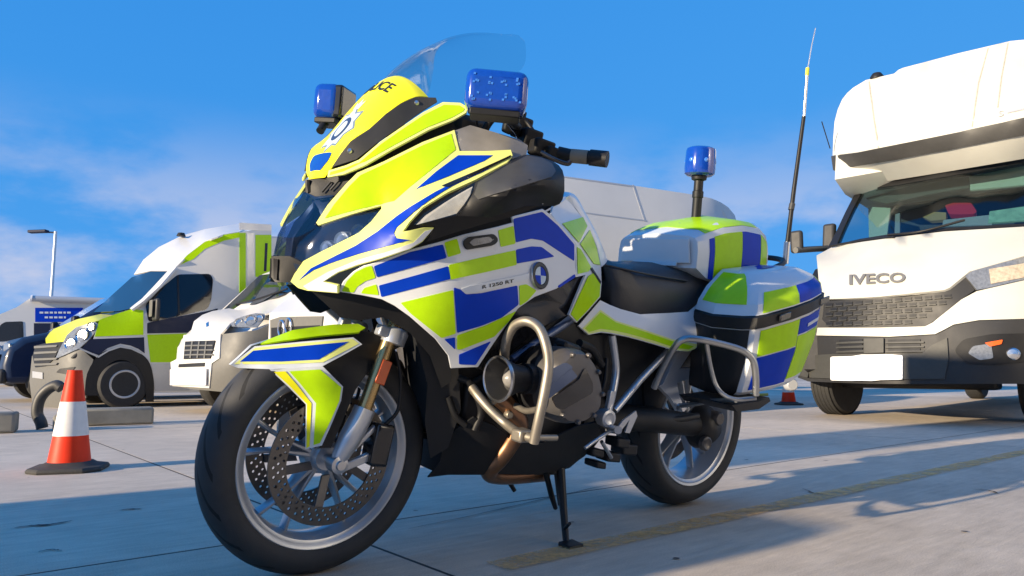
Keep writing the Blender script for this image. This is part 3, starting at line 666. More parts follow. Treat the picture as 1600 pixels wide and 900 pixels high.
tt = crv([P(845, 318, 0), P(868, 300, 0), P(890, 306, 0), P(906, 330, 0), P(922, 360, 0), P(936, 400, 0)], 4); te = crv([P(850, 330, .22), P(864, 322, .21), P(882, 310, .135), P(908, 337, .093), P(930, 377, .098), P(940, 417, .143)], 4)
sheet('tank_top', tt, te, 'white', tk[0], 14, 14)

# black trim below the fairing, frame tube, knee cover
S_BT = S([(916, 428, .25), (890, 492, .235), (870, 455, .27), (812, 488, .285), (748, 578, .255), (800, 560, .22), (860, 505, .225)])
patch('lower_trim', [(917, 428), (870, 453), (836, 466), (810, 485), (796, 505), (772, 539), (748, 577), (762, 582), (800, 552), (850, 512), (888, 494)], S_BT, 'gloss_black', bike, off=-.006, th=.005)
tube('frame_tube', [P(918, 478, .205), P(880, 508, .215), P(800, 562, .205)], .0125, 'engine_blue', bike, mirror=True, smooth=False)
S_KN = S([(890, 492, .21), (945, 522, .19), (935, 600, .2), (860, 520, .22), (800, 560, .21)])
patch('knee_cover', [(888, 492), (902, 506), (922, 524), (948, 524), (952, 570), (946, 610), (930, 566), (905, 542), (870, 540), (830, 552), (800, 566), (850, 518)], S_KN, 'black', bike, off=-.012, th=.005)
S_SC = S([(920, 522, .17), (1050, 550, .17), (965, 640, .17)])
patch('side_cover', [(920, 522), (980, 526), (1060, 548), (1046, 566), (1000, 606), (962, 640), (945, 600)], S_SC, 'black', bike, off=-.02, th=.005)

# seat and tail
ss = [((938, 402, .0), (941, 414, .125), (942, 470, .13)), ((955, 408, .0), (958, 420, .15), (962, 480, .165)), ((985, 408, .0), (990, 424, .165), (1000, 490, .19)), ((1020, 410, .0), (1030, 432, .17), (1040, 489, .195)), ((1052, 412, .0), (1072, 438, .165), (1074, 488, .19)), ((1082, 414, .0), (1108, 432, .15), (1112, 458, .17))]
rings = []
for t_, m_, l_ in ss:
    a, b, c_ = P(*t_), P(*m_), P(*l_)
    b = np.array([(b[0]), b[1], b[2]]); x = [a, np.array([a[0] * .75 + b[0] * .25, b[1] * .45, a[2] * .75 + b[2] * .25]), np.array([a[0] * .4 + b[0] * .6, b[1] * .78, a[2] * .4 + b[2] * .6 + .004]), b, (b + c_) / 2 + np.array([0, .016, 0]), c_, np.array([c_[0], 0, c_[2] - .02])]
    full = x + [p * np.array([1, -1, 1]) for p in x[1:-1][::-1]]
    rings.append(full)
rr = [list(col) for col in zip(*[crv([r[i] for r in rings], 4) for i in range(len(rings[0]))])]
seat = loft('seat', rr, 'seat', bike)
tube('seat_seam', [P(944, 414, .13) + np.array([0, .004, 0]), P(990, 425, .17) + np.array([0, .003, .002]), P(1030, 433, .174) + np.array([0, .003, .002]), P(1072, 439, .17) + np.array([0, .003, 0])], .0035, 'seat', seat, mirror=True)
S_TL = S([(904, 509, .20), (938, 470, .165), (970, 483, .185), (1000, 491, .20), (1046, 489, .205), (1076, 487, .205), (1120, 450, .19), (1100, 524, .245), (1088, 544, .245), (1056, 548, .243), (1000, 531, .23), (940, 519, .21), (920, 522, .205), (1000, 510, .222)])
tl = patch('tail_panel', [(904, 509), (938, 469), (952, 476), (970, 483), (1000, 491), (1046, 489), (1076, 487), (1098, 468), (1122, 450), (1124, 500), (1102, 530), (1089, 543), (1076, 549), (1056, 548), (1020, 537), (980, 526), (956, 521), (940, 519), (920, 523)], S_TL, 'white', bike, th=.006, res=10, bevel=.002)
patch('pale_edge', [(910, 513), (938, 484), (962, 501), (1000, 513), (1050, 530), (1090, 538), (1086, 545), (1076, 549), (1056, 547), (1020, 536), (980, 525), (956, 520), (940, 518), (920, 522)], S_TL, 'pale', tl, off=.0008, th=.0006, res=10)
patch('lime_decal', [(914, 513), (938, 488), (962, 504), (1000, 516), (1050, 533), (1084, 541), (1076, 546), (1056, 544), (1020, 532), (980, 521), (956, 516), (938, 514), (920, 519)], S_TL, 'lime', tl, off=.0016, th=.001, res=10)
prism('tail_core', xz([(960, 490), (1100, 480), (1190, 430), (1200, 450), (1150, 540), (1060, 545), (980, 520)], .14), -.14, .14, 'dark', bike)

# top box
def bx3(f): return [np.array(p, float) for p in f]
TB = {'ftr': (.255, .175, .992), 'ftl': (.255, -.175, .992), 'fbr': (.215, .19, .895), 'fbl': (.215, -.19, .895)}
def ringtb(x, w, z0, z1, r=.03, lift=0.0):
    pts = [(-w, z0), (w, z0), (w * 1.0, z0 + (z1 - z0) * .55), (w * .97, z1 - r), (w * .90, z1 - r * .25), (w * .75, z1 + .004 + lift * .4), (0, z1 + .012 + lift), (-w * .75, z1 + .004 + lift * .4), (-w * .90, z1 - r * .25), (-w * .97, z1 - r), (-w, z0 + (z1 - z0) * .55)]
    return [np.array([x, a, b]) for a, b in pts]
tb_r = [ringtb(.212, .185, .885, .982, .012), ringtb(.235, .182, .89, .998, .016), ringtb(.19, .192, .86, 1.022, .03, .006), ringtb(.10, .20, .845, 1.055, .034, .014), ringtb(-.02, .20, .845, 1.078, .036, .018), ringtb(-.14, .192, .85, 1.082, .04, .014), ringtb(-.22, .17, .87, 1.065, .05, .004), ringtb(-.25, .14, .90, 1.03, .05)]
tb = loft('top_box', tb_r[1:], 'white', bike, ang=28)
# its front panel, side chequers and lid decals
def quad3(name, pts, m, parent, off=.002, th=.0015, n=4, mirror=False, rings=None):
    A, B, Cq, Dq = (np.array(p, float) for p in pts)
    V = [(A * (1 - i / n) + B * (i / n)) * (1 - j / n) + (Dq * (1 - i / n) + Cq * (i / n)) * (j / n) for i in range(n + 1) for j in range(n + 1)]
    T = [(i * (n + 1) + j, (i + 1) * (n + 1) + j, (i + 1) * (n + 1) + j + 1, i * (n + 1) + j + 1) for i in range(n) for j in range(n)]
    return V, T
def onbox(name, xs, sel, m, mirror=False, off=.002, eye=(1.5, 3, 2.5)):
    """decal following the top box skin between two rows of its section, sel = fractional section positions"""
    V, T = [], []; nx, ns = 6, 8
    for i in range(nx + 1):
        x = xs[0] + (xs[1] - xs[0]) * i / nx; 
        for k in range(len(tb_r[1:]) - 1):
            r0, r1 = tb_r[1:][k], tb_r[1:][k + 1]
            if r0[0][0] >= x >= r1[0][0]: f = (r0[0][0] - x) / (r0[0][0] - r1[0][0]); rg = [a * (1 - f) + b * f for a, b in zip(r0, r1)]; break
        for j in range(ns + 1):
            q = sel[0] + (sel[1] - sel[0]) * j / ns; a = int(q); f = q - a; V.append(rg[a] * (1 - f) + rg[(a + 1) % len(rg)] * f)
    T = [(i * (ns + 1) + j, (i + 1) * (ns + 1) + j, (i + 1) * (ns + 1) + j + 1, i * (ns + 1) + j + 1) for i in range(nx) for j in range(ns)]
    V, Fc = thicken(V, T, eye, off, .0015); return both(name, V, Fc, m, tb, mirror)
onbox('blue_decal', (.182, .158), (1.0, 3.1), 'blue', True)
onbox('lime_decal', (.155, .0), (1.0, 3.2), 'lime', True)
onbox('blue_decal', (-.003, -.13), (1.0, 3.2), 'blue', True)
onbox('lime_decal', (-.133, -.20), (1.0, 3.2), 'lime', True)
onbox('lid_decal', (.19, -.12), (4.05, 7.95), 'lime', False, eye=(0, 0, 4))
V, T = quad3('', [(.243, -.160, .905), (.243, .160, .905), (.248, .150, .992), (.248, -.150, .992)], None, None)
V, Fc = thicken(V, T, (3, 0, 1), .002, .006); mesh('back_pad', V, Fc, 'white', tb, bevel=.004)
V, T = quad3('', [(.252, -.09, .893), (.252, .11, .893), (.250, .11, .908), (.250, -.09, .908)], None, None)
V, Fc = thicken(V, T, (3, 0, 1), .004, .006); mesh('pad_lip', V, Fc, 'silver_tape', tb, bevel=.002)
lathe('lock_cap', [(0, .004), (.018, .004), (.020, 0), (.020, -.01)], (.13, .02, 1.056), (0, 0, 1), 'bluelens', tb, n=24)

# panniers: lid, band, case
fx, rx = .295, -.13
def pring(z, wo, wi, fx_, rx_, y0=.215):
    """plan outline at height z (outer half-width wo)"""
    o = [(fx_ - .03, y0), (fx_ + .01, y0 + .10), (fx_, wo - .05), (fx_ - .018, wo - .012), (fx_ - .05, wo), ((fx_ + rx_) / 2 + .04, wo + .018), ((fx_ + rx_) / 2 - .06, wo + .018), (rx_ + .06, wo), (rx_ + .018, wo - .02), (rx_, wo - .06), (rx_ + .02, y0)]
    return [np.array([x, y, z]) for x, y in o]
def prings(prs):
    return prs
def shear(ring, s):      # the case rises towards the rear
    return [p + np.array([0, 0, (fx - p[0]) * s]) for p in ring]
SH = .255
pc_ = [shear(pring(.488, .425, 0, fx - .005, rx + .05), .16), shear(pring(.50, .440, 0, fx, rx + .03), .17), shear(pring(.60, .462, 0, fx, rx + .0), .22), shear(pring(.700, .468, 0, fx, rx - .01), SH)]
pn = loft('pannier', pc_, 'white', bike, mirror=True, ang=30)
pb_ = [shear(pring(.7005, .468, 0, fx, rx - .01), SH), shear(pring(.705, .476, 0, fx + .006, rx - .016), SH), shear(pring(.738, .476, 0, fx + .006, rx - .016), SH), shear(pring(.743, .468, 0, fx, rx - .01), SH)]
loft('band', pb_, 'black', pn, mirror=True, ang=30)
pl_ = [shear(pring(.7435, .470, 0, fx, rx - .01), SH), shear(pring(.775, .462, 0, fx - .012, rx - .008), SH), shear(pring(.815, .435, 0, fx - .05, rx + .002), SH * .9), shear(pring(.855, .385, 0, fx - .11, rx + .02), SH * .75), shear(pring(.872, .350, 0, fx - .135, rx + .05), SH * .62)]
lid = loft('lid', pl_, 'white', pn, mirror=True, ang=20)
def onp(name, rg, ks, zs, m, parent, off=.002, eye=None):
    """decal on pannier skin: ks = fractional plan position range, zs = fractional ring range"""
    V = []; nk, nz = 8, 6
    for i in range(nz + 1):
        q = zs[0] + (zs[1] - zs[0]) * i / nz; a = min(int(q), len(rg) - 2); f = q - a; ring = [p * (1 - f) + r_ * f for p, r_ in zip(rg[a], rg[a + 1])]
        k0 = ks[0][0] + (ks[0][1] - ks[0][0]) * i / nz; k1 = ks[1][0] + (ks[1][1] - ks[1][0]) * i / nz
        for j in range(nk + 1):
            q2 = k0 + (k1 - k0) * j / nk; b = min(int(q2), len(ring) - 2); g = q2 - b; V.append(ring[b] * (1 - g) + ring[b + 1] * g)
    T = [(i * (nk + 1) + j, i * (nk + 1) + j + 1, (i + 1) * (nk + 1) + j + 1, (i + 1) * (nk + 1) + j) for i in range(nz) for j in range(nk)]
    V, Fc = thicken(V, T, eye or (.3, 2.5, 1.6), off, .0015); return both(name, V, Fc, m, parent, True)
c2 = lambda a, b: ((a, a), (b, b))
onp('front_liner', pc_, c2(0.02, 2.6), (0.0, 2.98), 'black', pn, eye=(2.5, 1, .8))
onp('lime_decal', pc_, c2(3.6, 5.45), (2.12, 2.93), 'lime', pn)
onp('blue_decal', pc_, c2(5.5, 7.9), (2.45, 2.93), 'blue', pn)
onp('blue_decal', pc_, c2(3.6, 5.45), (1.05, 2.08), 'blue', pn)
onp('lime_decal', pc_, c2(5.5, 7.95), (1.12, 2.40), 'lime', pn)
onp('reflective_strip', pc_, c2(6.0, 7.7), (2.60, 2.70), 'silver_tape', pn, off=.0035)
onp('lime_decal', pl_, c2(3.6, 5.3), (.12, 1.75), 'lime', lid)
onp('blue_decal', pl_, c2(5.35, 7.6), (.12, 1.75), 'blue', lid)
onp('lime_decal', pl_, c2(7.65, 8.7), (.12, 1.75), 'lime', lid)
onp('lime_decal', pl_, c2(0.25, 2.2), (1.0, 3.3), 'lime', lid, eye=(1.5, .8, 2.5))
V, T = quad3('', [pl_[4][5] * .85 + pl_[4][0] * .15 + np.array([0, 0, .002]), pl_[4][7] * .8 + pl_[4][10] * .2 + np.array([0, 0, .002]), pl_[4][10] * .8 + pl_[4][7] * .2 + np.array([0, 0, .002]), pl_[4][0] * .7 + pl_[4][5] * .3 + np.array([-.05, 0, .002])], None, None)
V, Fc = thicken(V, T, (0, .3, 4), .001, .001); both('blue_decal', V, Fc, 'blue', lid, True)

for (k_, w_) in ((4.6, .03), (7.0, .03)):
    b_ = int(k_); q_ = (pb_[1][b_] * (1 - (k_ - b_)) + pb_[1][b_ + 1] * (k_ - b_) + pb_[2][b_] * (1 - (k_ - b_)) + pb_[2][b_ + 1] * (k_ - b_)) / 2
    obox('latch', q_ + np.array([0, .004, 0]), (w_, 0, -w_ * SH), (0, .004, 0), (0, 0, .011), 'gloss_black', pn[0], bevel=.003)
# crash bars, siren, cylinder, exhaust, belly
cb = tube('crash_bar', [P(788, 556, .285), P(792, 530, .31), P(804, 509, .335), P(824, 502, .375), P(843, 514, .405), P(854, 543, .430), P(857, 572, .44), P(851, 612, .445), P(843, 650, .442), P(834, 692, .43)], .0125, 'bar', bike, mirror=True, n=8, sides=16)
tube('lower_bar', [P(836, 686, .428), P(812, 678, .375), P(790, 662, .31), P(768, 642, .27), P(750, 622, .235), P(738, 606, .20)], .0125, 'bar', cb, mirror=True, n=6, sides=14)
tube('bar_brace', [P(840, 640, .44), P(822, 642, .37), P(806, 634, .31)], .008, 'bar', cb, mirror=True)
obox('bar_clamp', P(815, 680, .385), (.02, 0, 0), (0, .02, 0), (0, 0, .016), 'bar', cb, mirror=True, bevel=.006)
tube('bar_peg', [P(838, 684, .43), P(869, 684, .43)], .008, 'bar', cb, mirror=True, smooth=False)
sr = lathe('siren', [(.0, -.02), (.030, -.02), (.038, .035), (.054, .075), (.057, .082), (.057, .088), (.0525, .088), (.046, .075), (.032, .045), (.0, .04)], (1.075, .30, .535), (1, 0, 0), 'engine', bike, n=32)
lathe('siren_ring', [(.0575, .080), (.0595, .086), (.057, .091), (.054, .087)], (1.075, .30, .535), (1, 0, 0), 'metal', sr, n=40, closed=True)
lathe('siren_cone', [(0, .066), (.012, .063), (.021, .054), (.026, .04), (.026, .03)], (1.075, .30, .535), (1, .0, 0), M['hazy2'], sr, n=24)
tube('siren_body', [(1.08, .30, .535), (.98, .29, .53)], .040, 'engine', sr, smooth=False, sides=24)
CO = xz([(862, 566), (884, 544), (908, 545), (924, 568), (934, 605), (931, 640), (906, 661), (876, 663), (860, 645), (854, 606)], .37)
cxz = np.mean(CO, 0)
def cyl_ring(k, y, dz=0.0): return [np.array([cxz[0] + (x - cxz[0]) * k, y, cxz[1] + (z - cxz[1]) * k + dz]) for x, z in resample(rounded(CO, .016, 3), .03)]
cy = loft('cylinder', [cyl_ring(.72, .12), cyl_ring(.72, .25), cyl_ring(.95, .255), cyl_ring(.98, .305)], 'engine', bike, mirror=True)
cv = loft('cylinder_cover', [cyl_ring(.985, .306), cyl_ring(1.0, .345), cyl_ring(.97, .375), cyl_ring(.88, .396), cyl_ring(.6, .402), cyl_ring(.05, .403)], 'engine_grey', cy, mirror=True)
for k in range(5):
    y = .17 + k * .02
    loft('cooling_fin', [cyl_ring(.9, y - .003), cyl_ring(.9, y + .003)], 'engine', cy, mirror=True)
S_cv = S([(850, 560, .398), (940, 560, .398), (880, 660, .398), (890, 600, .41)])
patch('cover_plate', rounded([(848, 612), (892, 576), (902, 588), (858, 622), (850, 628)], 3), S_cv, 'engine_blue', cv if False else cy, off=.002, th=.004, res=10, bevel=.001)
patch('cover_inset', rounded([(862, 622), (904, 594), (914, 574), (926, 598), (926, 614), (880, 640), (870, 638)], 4), S_cv, 'gloss_black', cy, off=.001, th=.004, res=10, bevel=.001)
patch('cover_inset', rounded([(852, 606), (856, 580), (884, 566), (896, 574), (862, 600)], 4), S_cv, 'engine_blue', cy, off=.001, th=.004, res=10, bevel=.001)
tube('exhaust_header', [P(770, 612, .20), P(800, 640, .22), P(812, 664, .21), P(800, 690, .19), P(782, 716, .165), P(764, 738, .13), P(790, 744, .1), P(850, 740, .06)], .0245, 'pipe', bike, mirror=True, n=6, sides=16)
S_BP = S([(690, 680, .12), (690, 742, .10), (740, 650, .19), (800, 672, .20), (760, 742, .15), (900, 735, .14), (930, 690, .19)])
bp = patch('belly_pan', [(694, 690), (716, 668), (740, 652), (770, 664), (800, 682), (776, 712), (756, 742), (700, 742), (668, 746), (688, 722)], S_BP, 'black', bike, th=.006, bevel=.002)
patch('belly_rear', [(806, 690), (850, 694), (905, 668), (940, 660), (938, 690), (915, 715), (884, 736), (830, 744), (768, 742), (784, 716)], S_BP, 'engine', bike, off=-.006, th=.006, bevel=.002)
prism('sump', xz([(700, 700), (690, 742), (870, 742), (905, 715), (900, 690)], .10), -.10, .10, 'dark', bike)

# bolts, hoses and small castings around the engine
for k in range(9):
    a = 2 * math.pi * k / 9 + .3; rg_ = cyl_ring(.90, .394); q_ = rg_[int(k * len(rg_) / 9) % len(rg_)]
    lathe('cover_bolt', [(0, .007), (.005, .007), (.0065, .004), (.0065, -.004)], q_ + np.array([0, .003, 0]), (0, 1, 0), 'engine_grey', cy[0], n=10)
for pts_, r_ in (([P(840, 548, .22), P(862, 536, .26), P(884, 540, .30)], .011), ([P(716, 590, .16), P(735, 600, .18), P(752, 640, .19), P(742, 672, .18)], .010), ([P(700, 620, .15), P(712, 650, .16), P(728, 664, .17)], .009), ([P(905, 536, .24), P(925, 546, .22), P(940, 570, .2)], .012), ([P(948, 560, .19), P(944, 600, .2), P(930, 640, .2), P(936, 668, .2)], .007)):
    tube('engine_hose', pts_, r_, 'black', bike, mirror=True)
for (u, v, y) in ((770, 626, .23), (795, 648, .24), (742, 612, .2)):
    lathe('clamp_bolt', [(0, .01), (.008, .01), (.011, .006), (.011, -.01)], P(u, v, y), (.3, 1, .1), 'bar', bike, n=12, mirror=True)
obox('throttle_body', P(870, 548, .24), (.05, 0, .012), (0, .045, 0), (-.008, 0, .03), 'engine', bike, mirror=True, bevel=.01)
# rear frame tubes, footrest, levers
tube('hanger_tube', [P(956, 524, .195), P(961, 560, .20), P(962, 585, .205), P(956, 618, .215), P(950, 640, .22)], [.0125] * 30, 'alloy', bike, mirror=True, n=6)
tube('subframe_tube', [P(1052, 540, .195), P(1000, 594, .205), P(960, 642, .21)], .0115, 'alloy', bike, mirror=True, smooth=False)
fh = lathe('footrest_boss', [(.010, .012), (.018, .016), (.026, .014), (.028, 0), (.026, -.02), (.0, -.02), (0, .004)], P(947, 653, .235), (.1, 1, 0), 'alloy', bike, n=28, mirror=True)
obox('hanger_plate', P(952, 632, .222), (P(956, 612, .222) - P(948, 655, .222)) * .5, (0, .008, 0), (.012, 0, .002), 'alloy', bike, mirror=True, bevel=.003)
tube('gear_lever', [P(914, 700, .23), P(935, 685, .235), P(955, 672, .24)], [.006] * 30, 'alloy', bike, n=4)
tube('footpeg', [P(950, 670, .22), P(966, 672, .30)], .012, 'alloy', bike, smooth=False)
S_HG = S([(975, 660, .24), (995, 645, .24), (985, 680, .24)])
patch('heel_guard', [(962, 672), (975, 656), (994, 642), (996, 650), (984, 677), (977, 676), (984, 655), (970, 674)], S_HG, 'alloy', bike, th=.006, mirror=False, res=6, bevel=.0015)
for (u, v, y, s) in ((925, 705, .16, .025), (950, 712, .14, .03), (975, 700, .12, .035), (930, 724, .12, .022), (965, 690, .15, .03)):
    obox('linkage', P(u, v, y), (s, 0, .004), (0, .03, 0), (0, 0, s * .5), 'engine', bike, bevel=.005)
tube('shift_rod', [P(940, 690, .2), P(955, 715, .18)], .006, 'metal', bike, smooth=False)

# pannier guard rails and cast bracket
gd = tube('pannier_guard', [P(1022, 606, .27), P(1034, 578, .30), P(1054, 542, .35), P(1070, 530, .375), P(1096, 531, .405), P(1140, 541, .455), P(1164, 550, .485), P(1177, 564, .50), P(1181, 590, .505), P(1181, 618, .505)], .0105, 'guard', bike, mirror=True, n=7)
tube('guard_stay', [P(1104, 536, .41), P(1110, 572, .41), P(1118, 600, .42), P(1130, 616, .44), P(1150, 624, .47), P(1181, 622, .505)], .007, 'guard', gd, mirror=True)
tube('guard_stay', [P(1064, 634, .245), P(1110, 627, .36), P(1150, 625, .47)], .008, 'guard', gd, mirror=True, smooth=False)
S_CB = S([(1045, 605, .215), (1080, 548, .215), (1112, 575, .20), (1062, 640, .225)])
patch('cast_bracket', [(1036, 600), (1050, 570), (1062, 548), (1082, 546), (1062, 576), (1110, 573), (1112, 581), (1058, 598), (1062, 620), (1068, 634), (1060, 642), (1048, 622), (1030, 604)], S_CB, 'alloy', bike, th=.014, res=9, bevel=.003)
lathe('guard_bolt', [(0, .01), (.011, .01), (.014, .004), (.014, -.01)], P(1065, 637, .24), (0, 1, 0), 'metal', bike, n=16, mirror=True)
prism('pannier_tray', xz([(1118, 628), (1160, 622), (1176, 616), (1178, 622), (1160, 634), (1126, 638)], .40), .26, .46, 'black', bike, mirror=True)

# swingarm, final drive, hugger
tube('swingarm', [(.70, .12, .37), (.45, .12, .37), (.22, .11, .345), (.02, .09, .318)], [.046] * 6 + [.043] * 30, 'black', bike, n=5, sides=18)
fd = lathe('final_drive', [(.0, .075), (.035, .073), (.055, .055), (.078, .025), (.084, 0), (.07, -.02), (0, -.02)], (.0, .085, .315), (0, 1, 0), 'engine', bike, n=36)
lathe('drive_cap', [(.0, .004), (.012, .005), (.020, .010), (.026, .006), (.027, -.01)], (.045, .150, .265), (.1, 1, 0), 'engine_grey', fd, n=24)
lathe('drive_cap', [(.0, .012), (.02, .012), (.026, .004), (.027, -.03)], (-.01, .155, .355), (.1, 1, 0), 'engine_grey', fd, n=24)
tube('torque_arm', [P(975, 640, .12), P(1045, 655, .14), P(1090, 650, .15)], .012, 'engine', bike)
V, Fc = [], []
for i in range(17):
    a = R(40 + i * 8.0); 
    for (y, rr_) in ((-.10, .315), (-.085, .338), (0, .348), (.085, .338), (.10, .315)):
        V.append((rr_ * math.cos(a), y, .315 + rr_ * math.sin(a)))
T = [(i * 5 + j, i * 5 + j + 1, (i + 1) * 5 + j + 1, (i + 1) * 5 + j) for i in range(16) for j in range(4)]
V, Fc = thicken(V, T, (0, 0, 3), 0, .003); mesh('rear_hugger', V, Fc, 'black', bike)
tube('shock_absorber', [(.50, .0, .38), (.42, .0, .66)], .035, 'engine', bike, smooth=False)
tube('silencer', [(.50, -.17, .30), (.28, -.20, .35), (.04, -.23, .43)], [.04, .05, .06, .062, .062, .06, .055, .055, .055, .055, .055, .055, .055], 'engine', bike, n=6, sides=20)
tube('exhaust_link', [(.75, -.05, .24), (.65, -.12, .25), (.55, -.16, .30)], .026, 'pipe', bike)

# stands: feet on the ground of the leaning bike
def gnd(x, y, h=0.0): return np.array([x, y, y * math.tan(R(7.9972)) + h])
st = tube('side_stand', [P(876, 732, .13), P(880, 790, .17), P(884, 842, .21), P(888, 856, .235)], [.014, .012, .010, .009], 'black', bike, smooth=False)
f_ = P(889, 858, .24); 
mesh('stand_foot', *boxgeo((f_[0] - .035, .215, gnd(0, .215)[2] + .0005), (f_[0] + .022, .265, gnd(0, .265)[2] + .007)), 'black', st, bevel=.003)
tube('stand_tab', [P(882, 826, .20), P(890, 818, .24)], .005, 'black', st, smooth=False)
tube('centre_stand', [P(852, 735, .10), P(862, 775, .11), P(868, 794, .10)], [.009, .009, .007], 'black', bike, smooth=False, mirror=True)
tube('stand_spring', [P(868, 740, .11), P(874, 790, .15)], .005, 'grey_plastic', bike, smooth=False)

# handlebar, grips, controls
hb = tube('handlebar', [P(806, 190, .14), P(815, 208, .19), P(835, 230, .26), P(866, 240, .31), P(900, 244, .36), P(930, 246, .40)], .012, 'black', bike, mirror=True, n=5)
gr = tube('grip', [P(872, 239, .32), P(890, 243, .345), P(921, 246, .39), P(922, 246, .391), P(949, 249, .43)], [.0175, .0175, .0175, .021, .0215], 'black', hb, smooth=False, mirror=True, sides=18)
M['tan'] = mat('worn tan grip rubber', (0.22, 0.19, 0.14), 0.6, var=0.3)
tube('grip_sleeve', [P(893, 243.5, .35), P(919, 246, .387)], .0185, 'tan', hb, smooth=False, mirror=True, sides=18)
tube('clutch_lever', [P(845, 238, .33), P(868, 250, .36), P(886, 256, .375), P(892, 252, .38)], .006, 'gloss_black', hb, mirror=True)
random.seed(4)
for (u, v, y, a, b, c_) in ((815, 200, .20, .022, .02, .026), (828, 218, .24, .026, .022, .024), (846, 232, .28, .028, .022, .020), (806, 184, .18, .02, .02, .02), (862, 240, .31, .018, .018, .014), (795, 190, .19, .012, .012, .03)):
    obox('switch_cluster', P(u, v, y), (a, -.006, .004), (.004, b, 0), (.0, .005, c_), 'black', hb, mirror=True, bevel=.006)
tube('control_cable', [P(800, 178, .20), P(822, 190, .22), P(838, 216, .25), P(842, 240, .25)], .006, 'black', hb, mirror=True)
tube('control_cable', [P(776, 178, .24), P(764, 192, .23), P(757, 204, .22)], .010, 'black', hb, mirror=False)
tube('control_cable', [P(790, 178, .25), P(800, 192, .24), P(812, 208, .22), P(818, 226, .20)], .013, 'gloss_black', hb, mirror=False)
box('dashboard', (1.17, -.185, 1.05), (1.28, .185, 1.205), 'black', bike, bevel=.02)

def beacon(name, c, n, hw, hh, hd, leds, parent):
    n = np.array(n, float); n /= np.linalg.norm(n); t = np.cross([0, 0, 1.0], n); t /= np.linalg.norm(t); u_ = np.cross(n, t)
    o = obox(name, c, t * hw, u_ * hh, n * hd, 'bluelens', parent, bevel=min(hd, hh) * .55, seg=4)
    obox('beacon_base', np.array(c) - u_ * (hh + .005), t * hw * .8, u_ * .008, n * hd * .8, 'black', o, bevel=.003)
    obox('beacon_back', np.array(c) - n * hd * .9, t * hw * .92, u_ * hh * .92, n * hd * .35, 'gloss_black', o, bevel=.008)
    for (i, j) in leds:
        for (a_, b_) in [(random.uniform(-.11, .11), random.uniform(-.24, .24)) for _ in range(4)]:
            p = np.array(c) + n * hd * .985 + t * hw * (i + a_) + u_ * hh * (j + b_)
            obox('led', p, t * .0026, u_ * .0024, n * .002, 'led', o)
    return o
beacon('blue_beacon', P(776, 146, .34), (.62, .78, .02), .074, .049, .042, [(i, j) for i in (-.66, -.24, .22, .66) for j in (-.42, .42)], bike)
beacon('blue_beacon', P(520, 163, -.33), (.62, -.78, .0), .055, .052, .042, [(i, j) for i in (-.5, 0, .5) for j in (-.4, .4)], bike)
tube('beacon_stalk', [P(500, 205, -.30), P(510, 190, -.32), P(520, 186, -.33)], .012, 'black', bike)
tube('beacon_stalk', [P(790, 176, .33), P(800, 190, .28), P(810, 200, .22)], .011, 'black', bike)
rbm = P(1088, 334, 0)
bp_ = lathe('beacon_pole', [(.018, -.02), (.018, .06), (.021, .062), (.021, .085), (.0175, .087), (.0175, .125), (.028, .13), (.03, .145)], rbm, (.02, 0, 1), 'black', bike, n=20)
lathe('rear_beacon', [(.0, .252), (.044, .252), (.053, .247), (.056, .238), (.058, .170), (.056, .152), (.046, .144), (0, .144)], rbm, (.02, 0, 1), 'bluelens', bike, n=28)
for i in range(6):
    a = i * math.pi / 3; 
    lathe('led', [(0, .003), (.006, .0025), (.009, 0), (.009, -.004)], rbm + np.array([.0565 * math.cos(a) + .004, .0565 * math.sin(a), .198]), (math.cos(a), math.sin(a), 0), 'led', bpy.data.objects['rear_beacon'], n=10)

# aerial
ya = .16
M['aerial_tip'] = mat('yellow tape', (0.65, 0.68, 0.05), 0.5)
ae = tube('aerial', [P(1229, 392, ya), P(1240, 300, ya), P(1256, 182, ya)], [.0095, .0085, .0075], 'black', bike, smooth=False)
tube('aerial_base', [P(1227, 412, ya), P(1230, 378, ya)], .012, 'metal', ae, smooth=False)
tube('aerial_collar', [P(1236, 328, ya), P(1238, 318, ya)], .0115, 'grey_plastic', ae, smooth=False)
tube('aerial_shaft', [P(1256, 184, ya), P(1261, 116, ya)], .006, 'metal', ae, smooth=False)
tube('aerial_band', [P(1261, 118, ya), P(1262, 106, ya)], .0075, 'aerial_tip', ae, smooth=False)
tube('aerial_whip', [P(1261.5, 110, ya), P(1268, 72, ya), P(1274, 44, ya)], .0022, 'metal', ae, smooth=False)
box('luggage_rack', (-.42, -.20, .80), (.15, .20, .835), 'black', bike, bevel=.01)
tube('rack_rail', [(-.10, .22, .90), (-.28, .2, .955), (-.36, .10, .98), (-.36, -.10, .98), (-.28, -.2, .955), (-.10, -.22, .90)], .011, 'black', bike)
box('number_plate', (-.45, -.12, .52), (-.445, .12, .70), 'yellow', bike)
box('rear_lamp', (-.30, -.12, .84), (-.26, .12, .90), 'amber', bike, bevel=.01)

